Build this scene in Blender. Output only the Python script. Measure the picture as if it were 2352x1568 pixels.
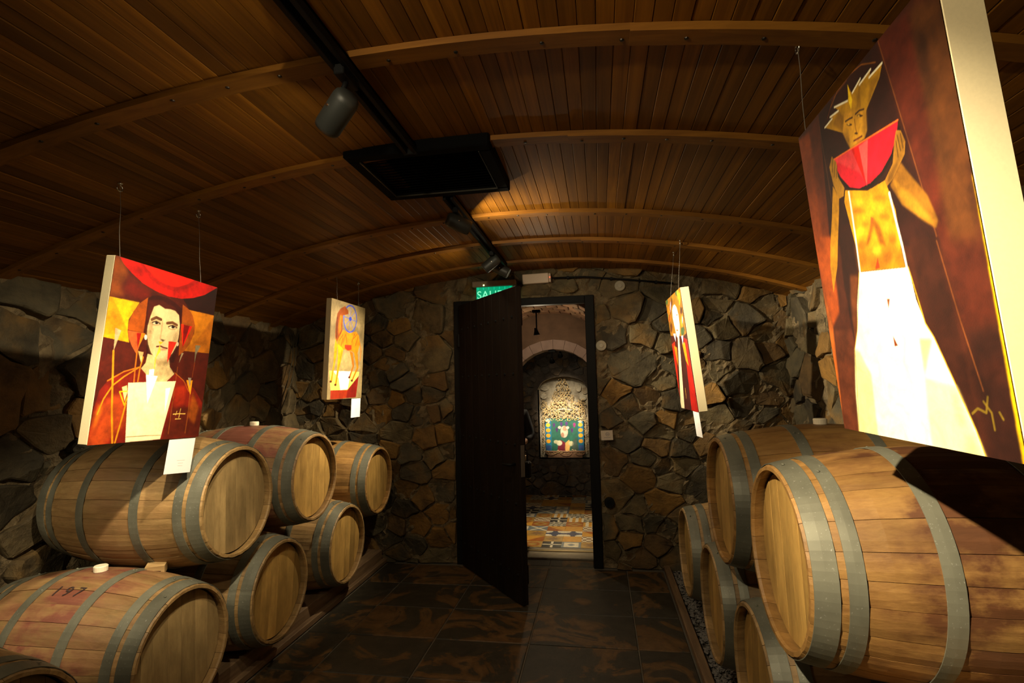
# Barrel cellar with hanging paintings: stone walls, vaulted board ceiling, door to a tiled passage.
import bpy, bmesh, math, random
import numpy as np
from mathutils import Vector, Matrix, Quaternion

for _o in list(bpy.data.objects): bpy.data.objects.remove(_o, do_unlink=True)
SC = bpy.context.scene
COL = SC.collection
PI = math.pi
EYE = 1.66                      # camera height; the floor is z = 0

# ------------------------------------------------------------------ camera, world, exposure
def make_camera():
    f, p, y, r = 1207.757, math.radians(4.7674), math.radians(9.2363), math.radians(-1.3456)
    fw = Vector((-math.sin(y)*math.cos(p), math.cos(y)*math.cos(p), math.sin(p)))
    ri = Vector((math.cos(y), math.sin(y), 0)); up = ri.cross(fw)
    r2 = ri*math.cos(r) + up*math.sin(r); u2 = up*math.cos(r) - ri*math.sin(r)
    cd = bpy.data.cameras.new('camera'); cd.sensor_width = 36.0; cd.sensor_fit = 'HORIZONTAL'
    cd.lens = 36.0*f/2352.0; cd.clip_start = 0.05; cd.clip_end = 60
    co = bpy.data.objects.new('camera', cd); COL.objects.link(co)
    m = Matrix((r2, u2, -fw)).transposed().to_4x4(); m.translation = Vector((0, 0, EYE))
    co.matrix_world = m; SC.camera = co
make_camera()
WORLD = bpy.data.worlds.new('world'); SC.world = WORLD; WORLD.use_nodes = True
WORLD.node_tree.nodes['Background'].inputs[0].default_value = (0.012, 0.010, 0.008, 1)
WORLD.node_tree.nodes['Background'].inputs[1].default_value = 0.0
SC.view_settings.view_transform = 'Standard'; SC.view_settings.look = 'None'
SC.view_settings.gamma = 1.0; SC.view_settings.use_curve_mapping = False
SC.view_settings.exposure = EXPOSURE = 0.06
WARM = (1.0, 0.82, 0.54)
# track spotlights: (place of the lens, aim, beam watts, cone degrees, spill watts)
SPOTS = [
    dict(y=1.58, x=-0.865, z=2.540, aim=(-1.97, 2.15, 1.76), w=165, cone=64, spill=1.3, tag='black spotlight nearest the top edge, aimed at the pale portrait'),
    dict(y=2.98, x=-0.735, z=2.600, aim=(0.60, 3.78, 2.05), w=430, cone=46, spill=8, tag='black spotlight just beyond the vent panel, second along the rail'),
    dict(y=4.02, x=-0.855, z=2.590, aim=(-2.05, 3.95, 1.68), w=310, cone=70, spill=2.6, tag='last spotlight of the rail turned left, in front of the green exit sign'),
    dict(y=4.24, x=-0.715, z=2.590, aim=(0.66, 4.36, 1.80), w=150, cone=70, spill=1, tag='last spotlight of the rail turned right, greenish from the exit sign'),
    dict(y=0.30, x=-0.715, z=2.600, aim=(0.64, 1.28, 1.60), w=600, cone=40, spill=20, tag='black spotlight above the camera, aimed at the crowned figure'),
    dict(y=1.00, x=-0.865, z=2.600, aim=(-1.93, 1.95, 1.42), w=220, cone=34, spill=1, tag='black spotlight above the camera, aimed at the pale portrait'),
]
LAMPS_ADDED = [  # added lamp, out of view, brightens the top of the stamped barrel
    dict(x=-2.45, y=0.75, z=2.30, aim=(-2.60, 2.20, 0.80), w=60, cone=46),
]

# ------------------------------------------------------------------ small helpers
def rnd(seed): return random.Random(seed)
def obj(name, data, parent=None, loc=None, mat=None):
    o = bpy.data.objects.new(name, data); COL.objects.link(o)
    if parent is not None: o.parent = parent
    if loc is not None: o.location = loc
    if mat is not None and data is not None and hasattr(data, 'materials') and not data.materials: data.materials.append(mat)
    return o
def tag(o, label=None, cat=None, group=None, kind=None):
    if label: o['label'] = label
    if cat: o['category'] = cat
    if group: o['group'] = group
    if kind: o['kind'] = kind
    return o
def thing(name, label, cat, loc=(0, 0, 0), group=None, rz=0):
    o = obj(name, None, loc=loc); o.empty_display_size = 0.1; o.rotation_euler = (0, 0, rz)
    return tag(o, label, cat, group)
def mesh(name, verts, faces, smooth=False, mat=None):
    m = bpy.data.meshes.new(name); m.from_pydata([tuple(v) for v in verts], [], faces); m.update()
    if smooth: m.shade_smooth()
    if mat: m.materials.append(mat)
    return m
class MB:
    """collects primitives into one mesh"""
    def __init__(s): s.v = []; s.f = []
    def add(s, vs, fs, M=None):
        b = len(s.v); s.v += [tuple(M @ Vector(v)) if M else tuple(v) for v in vs]; s.f += [tuple(b+i for i in f) for f in fs]; return s
    def box(s, x0, x1, y0, y1, z0, z1, M=None, bev=0.0):
        if bev <= 0:
            vs = [(x, y, z) for z in (z0, z1) for y in (y0, y1) for x in (x0, x1)]
            return s.add(vs, [(0, 2, 3, 1), (4, 5, 7, 6), (0, 1, 5, 4), (2, 6, 7, 3), (0, 4, 6, 2), (1, 3, 7, 5)], M)
        bm = bmesh.new(); bmesh.ops.create_cube(bm, size=1.0)
        for v in bm.verts: v.co = Vector(((x0+x1)/2+v.co.x*(x1-x0), (y0+y1)/2+v.co.y*(y1-y0), (z0+z1)/2+v.co.z*(z1-z0)))
        bmesh.ops.bevel(bm, geom=bm.edges[:], offset=bev, segments=1, affect='EDGES')
        bm.verts.index_update(); vs = [v.co.copy() for v in bm.verts]; fs = [[v.index for v in f.verts] for f in bm.faces]; bm.free()
        return s.add(vs, fs, M)
    def lathe(s, prof, n=24, M=None, cap=True):
        vs = []; fs = []; k = len(prof)          # prof: (radius, height) about local Z
        for i in range(n):
            a = 2*PI*i/n
            for (r, h) in prof: vs.append((r*math.cos(a), r*math.sin(a), h))
        for i in range(n):
            j = (i+1) % n
            for q in range(k-1): fs.append((i*k+q, j*k+q, j*k+q+1, i*k+q+1))
        if cap:
            if prof[0][0] > 1e-6: fs.append(tuple(i*k for i in range(n))[::-1])
            if prof[-1][0] > 1e-6: fs.append(tuple(i*k+k-1 for i in range(n)))
        return s.add(vs, fs, M)
    def tube(s, pts, r, n=8, cap=True):
        pts = [Vector(p) for p in pts]; rs = r if isinstance(r, (list, tuple)) else [r]*len(pts); vs = []; fs = []; side = None
        for i, p in enumerate(pts):
            t = (pts[min(i+1, len(pts)-1)]-pts[max(i-1, 0)]).normalized()
            if side is None: side = t.cross(Vector((0, 0, 1)) if abs(t.z) < .9 else Vector((1, 0, 0))).normalized()
            side = (side-t*side.dot(t)).normalized(); up = t.cross(side)
            for k in range(n):
                a = 2*PI*k/n; vs.append(p+(side*math.cos(a)+up*math.sin(a))*rs[i])
        for i in range(len(pts)-1):
            for k in range(n): fs.append((i*n+k, i*n+(k+1) % n, (i+1)*n+(k+1) % n, (i+1)*n+k))
        if cap: fs.append(tuple(range(n))[::-1]); fs.append(tuple((len(pts)-1)*n+k for k in range(n)))
        return s.add(vs, fs)
    def build(s, name, mat, parent=None, loc=None, smooth=False):
        m = mesh(name, s.v, s.f, smooth, mat); bm = bmesh.new(); bm.from_mesh(m); bmesh.ops.recalc_face_normals(bm, faces=bm.faces[:]); bm.to_mesh(m); bm.free()
        return obj(name, m, parent, loc)
def aim_matrix(loc, to, up='Y'):
    d = (Vector(to)-Vector(loc)).normalized(); q = d.to_track_quat('-Z', up)
    m = q.to_matrix().to_4x4(); m.translation = Vector(loc); return m

# ------------------------------------------------------------------ materials (all procedural)
def newmat(name):
    m = bpy.data.materials.new(name); m.use_nodes = True; nt = m.node_tree
    return m, nt, nt.nodes['Principled BSDF']
def N(nt, typ, **kw):
    n = nt.nodes.new(typ)
    for k, v in kw.items():
        if k in n.inputs: n.inputs[k].default_value = v
        else: setattr(n, k, v)
    return n
def lk(nt, a, b): nt.links.new(a, b)
def srgb(c):
    def g(x):
        x /= 255.0
        return x/12.92 if x <= .04045 else ((x+.055)/1.055)**2.4
    return tuple(g(x) for x in c)
def ramp(nt, stops, fac=None, interp='LINEAR'):
    r = nt.nodes.new('ShaderNodeValToRGB'); r.color_ramp.interpolation = interp
    while len(r.color_ramp.elements) < len(stops): r.color_ramp.elements.new(0.5)
    for e, (p, c) in zip(r.color_ramp.elements, stops): e.position = p; e.color = (*c[:3], 1)
    if fac is not None: lk(nt, fac, r.inputs['Fac'])
    return r
def mixc(nt, fac, a, b, mode='MIX'):
    m = nt.nodes.new('ShaderNodeMix'); m.data_type = 'RGBA'; m.blend_type = mode
    for sock, v in ((m.inputs['Factor'], fac), (m.inputs[6], a), (m.inputs[7], b)):
        if hasattr(v, 'links'): lk(nt, v, sock)
        elif isinstance(v, (int, float)): sock.default_value = v
        else: sock.default_value = (*v[:3], 1)
    return m.outputs[2]
def math_(nt, op, a, b=None, c=None, clamp=False):
    m = nt.nodes.new('ShaderNodeMath'); m.operation = op; m.use_clamp = clamp
    for i, v in enumerate((a, b, c)):
        if v is None: continue
        if hasattr(v, 'links'): lk(nt, v, m.inputs[i])
        else: m.inputs[i].default_value = v
    return m.outputs[0]
def coords(nt, scale=(1, 1, 1), shift=True, kind='Object'):
    tc = nt.nodes.new('ShaderNodeTexCoord'); mp = nt.nodes.new('ShaderNodeMapping'); mp.inputs['Scale'].default_value = scale
    lk(nt, tc.outputs[kind], mp.inputs['Vector'])
    if shift:
        oi = nt.nodes.new('ShaderNodeObjectInfo'); v = math_(nt, 'MULTIPLY', oi.outputs['Random'], 37.0)
        cx = nt.nodes.new('ShaderNodeCombineXYZ')
        for i in range(3): lk(nt, v, cx.inputs[i])
        lk(nt, cx.outputs[0], mp.inputs['Location'])
    return mp.outputs[0]
def bump(nt, bsdf, h, strength=.4, dist=.01):
    b = nt.nodes.new('ShaderNodeBump'); b.inputs['Strength'].default_value = strength; b.inputs['Distance'].default_value = dist
    lk(nt, h, b.inputs['Height']); lk(nt, b.outputs[0], bsdf.inputs['Normal'])
def plain(name, col, rough=.6, metal=0.0, emis=None, estr=0.0, spec=None, noise=0.0, nscale=30):
    m, nt, b = newmat(name)
    b.inputs['Base Color'].default_value = (*col, 1); b.inputs['Roughness'].default_value = rough; b.inputs['Metallic'].default_value = metal
    if spec is not None: b.inputs['Specular IOR Level'].default_value = spec
    if emis: b.inputs['Emission Color'].default_value = (*emis, 1); b.inputs['Emission Strength'].default_value = estr
    if noise:
        n = N(nt, 'ShaderNodeTexNoise', Scale=nscale, Detail=5.0); lk(nt, coords(nt), n.inputs['Vector'])
        lk(nt, mixc(nt, n.outputs[0], tuple(c*(1-noise) for c in col), tuple(min(1, c*(1+noise)) for c in col)), b.inputs['Base Color'])
    return m
def wood(name, dark, light, axis='X', scale=6.0, stretch=14.0, rough=.55, tone=.45, bstr=.15, spec=None):
    m, nt, b = newmat(name)
    s = [stretch, stretch, stretch]; s['XYZ'.index(axis)] = 1.0
    v = coords(nt, tuple(q*scale/6 for q in s))
    n = N(nt, 'ShaderNodeTexNoise', Scale=3.0, Detail=5.0, Roughness=.62, Distortion=.6); lk(nt, v, n.inputs['Vector'])
    n2 = N(nt, 'ShaderNodeTexNoise', Scale=1.2, Detail=3.0); lk(nt, coords(nt, (2.2, 2.2, 2.2)), n2.inputs['Vector'])
    c = ramp(nt, [(.25, dark), (.75, light)], n.outputs[0]).outputs[0]
    oi = nt.nodes.new('ShaderNodeObjectInfo')
    t = math_(nt, 'MULTIPLY_ADD', oi.outputs['Random'], tone, 1-tone*.6)
    t = math_(nt, 'MULTIPLY', t, math_(nt, 'MULTIPLY_ADD', n2.outputs[0], .7, .65))
    cc = nt.nodes.new('ShaderNodeCombineXYZ')
    for i in range(3): lk(nt, t, cc.inputs[i])
    lk(nt, mixc(nt, 1.0, c, cc.outputs[0], 'MULTIPLY'), b.inputs['Base Color'])
    b.inputs['Roughness'].default_value = rough; bump(nt, b, n.outputs[0], bstr, .004)
    if spec is not None: b.inputs['Specular IOR Level'].default_value = spec
    return m

M_PLANK = wood('ceiling_board_wood', (.100, .036, .0022), (.250, .102, .0075), 'Y', 5.0, 16, .55, .55, spec=.22)
M_RIB = wood('rib_wood', (.135, .050, .005), (.26, .110, .013), 'X', 5.0, 14, .55, .3, spec=.22)
M_DARKWOOD = wood('dark_beam_wood', (.09, .05, .024), (.24, .15, .075), 'Y', 6.0, 12, .7, .3)
M_DOOR = wood('door_wood', (.006, .004, .003), (.016, .010, .007), 'Z', 6.0, 12, .8, .3, spec=.1)
M_BLACK = plain('black_metal', (.005, .005, .005), .6, .0, spec=.15)
M_BLACKM = plain('matt_black', (.003, .003, .003), .9, spec=.08)
M_HOUSING = plain('lamp_housing', (.035, .038, .034), .5, .2)
M_SCREW = plain('screw_metal', (.02, .016, .012), .4, .6)
M_CHROME = plain('bright_metal', (.65, .62, .55), .25, 1.0)
M_WIRE = plain('steel_wire', (.16, .14, .11), .6, .2)
M_CREAM = plain('canvas_cream', (.80, .69, .42), .85, noise=.08, nscale=200)
M_CARD = plain('white_card', (.84, .84, .84), .7)
M_PRINT = plain('grey_print', (.30, .29, .28), .8)
M_PRINTPALE = plain('pale_print', (.62, .61, .59), .8)
M_BUNG = plain('silicone_bung', (.82, .74, .55), .5)
M_BOXWHITE = plain('plastic_cream', (.62, .50, .38), .5)
M_SIGNGREEN = plain('exit_sign_green', (.0, .16, .08), .3, emis=(.0, .55, .24), estr=.55)
M_SIGNWHITE = plain('exit_sign_letter', (.6, .9, .8), .3, emis=(.15, .9, .5), estr=1.0)
M_REDLED = plain('red_led', (.5, .02, .01), .3, emis=(1, .05, .02), estr=6)
M_YELLOWLED = plain('yellow_led', (.5, .5, .1), .3, emis=(.9, 1, .3), estr=6)
M_LENS = plain('lamp_lens', (.9, .85, .7), .2, emis=(1, .85, .6), estr=25)

def stone_mat(name, cols, dark=1.0):
    m, nt, b = newmat(name)
    oi = nt.nodes.new('ShaderNodeObjectInfo')
    k = len(cols); c = ramp(nt, [(i/k, tuple(x*dark for x in q)) for i, q in enumerate(cols)], oi.outputs['Random'], 'CONSTANT').outputs[0]
    n = N(nt, 'ShaderNodeTexNoise', Scale=7.0, Detail=6.0, Roughness=.65); lk(nt, coords(nt), n.inputs['Vector'])
    n2 = N(nt, 'ShaderNodeTexNoise', Scale=26.0, Detail=6.0, Roughness=.7); lk(nt, coords(nt), n2.inputs['Vector'])
    n3 = N(nt, 'ShaderNodeTexNoise', Scale=3.0, Detail=4.0); lk(nt, coords(nt), n3.inputs['Vector'])
    c2 = mixc(nt, ramp(nt, [(.52, (0, 0, 0)), (.70, (.8, .8, .8))], n3.outputs[0]).outputs[0], c, tuple(x*dark for x in (.18, .095, .018)))
    v = ramp(nt, [(.28, (.38, .36, .34)), (.5, (.95, .95, .95)), (.75, (1.45, 1.4, 1.3))], n.outputs[0]).outputs[0]
    lk(nt, mixc(nt, 1.0, c2, v, 'MULTIPLY'), b.inputs['Base Color']); b.inputs['Roughness'].default_value = .8
    h = math_(nt, 'ADD', n.outputs[0], math_(nt, 'MULTIPLY', n2.outputs[0], .35)); bump(nt, b, h, .75, .03)
    return m
STONES = [(.10, .092, .078), (.20, .125, .048), (.075, .068, .058), (.14, .115, .085), (.26, .155, .05), (.062, .055, .046), (.17, .15, .12), (.13, .085, .042), (.09, .085, .08)]
STONES = [(r*.78, g*.68, b*.40) for r, g, b in STONES]
M_STONE = stone_mat('rubble_stone', STONES)
M_STONEFAR = stone_mat('passage_stone', [(.10, .085, .07), (.13, .10, .075), (.08, .07, .06)])
M_PALESTONE = stone_mat('pale_niche_stone', [(.42, .38, .30), (.36, .33, .27), (.48, .43, .34)])
def mortar_mat(name, a, b_):
    m, nt, b = newmat(name)
    n = N(nt, 'ShaderNodeTexNoise', Scale=9.0, Detail=6.0, Roughness=.7); lk(nt, coords(nt, shift=False), n.inputs['Vector'])
    lk(nt, ramp(nt, [(.3, a), (.7, b_)], n.outputs[0]).outputs[0], b.inputs['Base Color']); b.inputs['Roughness'].default_value = .9
    bump(nt, b, n.outputs[0], .9, .05); return m
M_MORTAR = mortar_mat('mortar', (.06, .042, .020), (.25, .185, .095))
M_DARKMORTAR = mortar_mat('dark_mortar', (.05, .04, .032), (.14, .11, .085))
M_CEILBACK = plain('ceiling_backing', (.02, .011, .005), .9)

def slate_mat():
    m, nt, b = newmat('slate_tile')
    v = coords(nt)
    n = N(nt, 'ShaderNodeTexNoise', Scale=1.9, Detail=5.0, Roughness=.6, Distortion=1.2); lk(nt, v, n.inputs['Vector'])
    n2 = N(nt, 'ShaderNodeTexNoise', Scale=14.0, Detail=5.0, Roughness=.7); lk(nt, v, n2.inputs['Vector'])
    c = ramp(nt, [(.0, (.026, .022, .014)), (.51, (.030, .025, .015)), (.53, (.085, .044, .012)), (.60, (.12, .066, .022)), (.64, (.034, .026, .015)), (1, (.026, .022, .015))], n.outputs[0]).outputs[0]
    w = ramp(nt, [(.3, (.6, .6, .6)), (.7, (1.35, 1.3, 1.25))], n2.outputs[0]).outputs[0]
    lk(nt, mixc(nt, 1.0, c, w, 'MULTIPLY'), b.inputs['Base Color']); b.inputs['Roughness'].default_value = .55
    bump(nt, b, math_(nt, 'ADD', n.outputs[0], math_(nt, 'MULTIPLY', n2.outputs[0], .4)), .35, .012); return m
M_SLATE = slate_mat()
M_GROUT = plain('grout', (.10, .085, .062), .9, noise=.3)
M_GRAVEL = plain('gravel_stone', (.17, .155, .14), .9, noise=.35, nscale=60)

def barrel_wood(name, dark, light, stain, head=False):
    m, nt, b = newmat(name); ax = (1.2, 9, 9) if not head else (9, 9, 1.2)
    v = coords(nt, ax)
    n = N(nt, 'ShaderNodeTexNoise', Scale=3.0, Detail=6.0, Roughness=.68, Distortion=.5); lk(nt, v, n.inputs['Vector'])
    fine = N(nt, 'ShaderNodeTexNoise', Scale=9.0, Detail=5.0, Roughness=.7); lk(nt, coords(nt, tuple(2.6*a for a in ax)), fine.inputs['Vector'])
    blot = N(nt, 'ShaderNodeTexNoise', Scale=5.0, Detail=6.0, Roughness=.62); lk(nt, coords(nt, (1, 1.5, 1.5) if not head else (1.5, 1.5, .8)), blot.inputs['Vector'])
    c = ramp(nt, [(.25, dark), (.5, tuple((a+q)/2 for a, q in zip(dark, light))), (.78, light)], n.outputs[0]).outputs[0]
    oi = nt.nodes.new('ShaderNodeObjectInfo')
    t = math_(nt, 'MULTIPLY_ADD', oi.outputs['Random'], .42, .72)
    t = math_(nt, 'MULTIPLY', t, math_(nt, 'MULTIPLY_ADD', blot.outputs[0], 1.5, .25)); t = math_(nt, 'MULTIPLY', t, math_(nt, 'MULTIPLY_ADD', fine.outputs[0], .5, .75))
    cc = nt.nodes.new('ShaderNodeCombineXYZ')
    for i in range(3): lk(nt, t, cc.inputs[i])
    c = mixc(nt, 1.0, c, cc.outputs[0], 'MULTIPLY')
    if not head:      # old wine marks: strongest round the bilge, amount kept per barrel in the object's colour
        sep = nt.nodes.new('ShaderNodeSeparateColor'); lk(nt, oi.outputs['Color'], sep.inputs[0])
        tc = nt.nodes.new('ShaderNodeTexCoord'); sx = nt.nodes.new('ShaderNodeSeparateXYZ'); lk(nt, tc.outputs['Object'], sx.inputs[0])
        ab = math_(nt, 'ABSOLUTE', sx.outputs[0])
        band = math_(nt, 'SUBTRACT', 1.0, math_(nt, 'DIVIDE', ab, .46), clamp=True)
        band = math_(nt, 'MULTIPLY', math_(nt, 'MULTIPLY_ADD', band, 1.0, .12), sep.outputs[0])
        k = math_(nt, 'MULTIPLY', band, math_(nt, 'MULTIPLY_ADD', blot.outputs[0], 6.0, -2.1), clamp=True)
        c = mixc(nt, k, c, mixc(nt, n.outputs[0], tuple(s*.35 for s in stain), tuple(s*1.4 for s in stain)))
    lk(nt, c, b.inputs['Base Color']); b.inputs['Roughness'].default_value = .55; bump(nt, b, math_(nt, 'ADD', n.outputs[0], fine.outputs[0]), .25, .004)
    return m
M_STAVE = barrel_wood('oak_stave', (.20, .094, .022), (.46, .26, .075), (.100, .038, .013))
M_STAVEPALE = barrel_wood('pale_oak_stave', (.21, .118, .040), (.45, .295, .115), (.20, .068, .042))
M_HEAD = barrel_wood('oak_head_board', (.31, .172, .042), (.50, .31, .085), (.2, .1, .05), True)
M_HEADGREY = barrel_wood('grey_oak_head_board', (.23, .150, .060), (.38, .265, .110), (.2, .1, .05), True)
M_INK = plain('branded_ink', (.035, .018, .015), .8)
def steel_hoop():
    m, nt, b = newmat('galvanised_hoop')
    n = N(nt, 'ShaderNodeTexNoise', Scale=130.0, Detail=3.0, Roughness=.6); lk(nt, coords(nt), n.inputs['Vector'])
    n2 = N(nt, 'ShaderNodeTexNoise', Scale=5.0, Detail=5.0); lk(nt, coords(nt), n2.inputs['Vector'])
    c = mixc(nt, ramp(nt, [(.64, (0, 0, 0)), (.74, (.7, .7, .7))], n.outputs[0]).outputs[0], ramp(nt, [(.3, (.105, .105, .078)), (.7, (.22, .22, .165))], n2.outputs[0]).outputs[0], (.42, .43, .38))
    lk(nt, c, b.inputs['Base Color']); b.inputs['Roughness'].default_value = .48; b.inputs['Metallic'].default_value = .35; bump(nt, b, n2.outputs[0], .15, .004); return m
M_HOOP = steel_hoop()
def art_mat():
    m, nt, b = newmat('painted_canvas'); a = nt.nodes.new('ShaderNodeAttribute'); a.attribute_name = 'art'
    n = N(nt, 'ShaderNodeTexNoise', Scale=18.0, Detail=5.0, Roughness=.7, Distortion=1.0); lk(nt, coords(nt), n.inputs['Vector'])
    w = ramp(nt, [(.25, (.72, .70, .68)), (.75, (1.16, 1.14, 1.10))], n.outputs[0]).outputs[0]
    lk(nt, mixc(nt, 1.0, a.outputs['Color'], w, 'MULTIPLY'), b.inputs['Base Color']); b.inputs['Roughness'].default_value = .5
    wv = N(nt, 'ShaderNodeTexNoise', Scale=320.0); lk(nt, coords(nt), wv.inputs['Vector']); bump(nt, b, wv.outputs[0], .12, .002); return m
M_ART = art_mat()
def tilepat_mat():
    m, nt, b = newmat('patterned_cement_tile'); a = nt.nodes.new('ShaderNodeAttribute'); a.attribute_name = 'art'
    n = N(nt, 'ShaderNodeTexNoise', Scale=20.0, Detail=6.0); lk(nt, coords(nt), n.inputs['Vector'])
    w = ramp(nt, [(.25, (.7, .7, .7)), (.75, (1.05, 1.05, 1.05))], n.outputs[0]).outputs[0]
    lk(nt, mixc(nt, 1.0, a.outputs['Color'], w, 'MULTIPLY'), b.inputs['Base Color']); b.inputs['Roughness'].default_value = .28; return m
M_TILE = tilepat_mat()
M_BRICK = stone_mat('vault_brick', [(.30, .16, .085), (.25, .13, .07), (.34, .20, .11), (.20, .12, .07)])
M_ARCH = plain('arch_plaster', (.30, .20, .16), .7, noise=.25, nscale=14)
M_ARCHWALL = plain('arch_brickwork', (.150, .082, .044), .8, noise=.45, nscale=9)
M_GILT = plain('gilt_carving', (.55, .40, .20), .4, .35, noise=.45, nscale=40)
M_BROWNCARVE = plain('brown_carving', (.26, .14, .08), .6, noise=.3)
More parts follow.
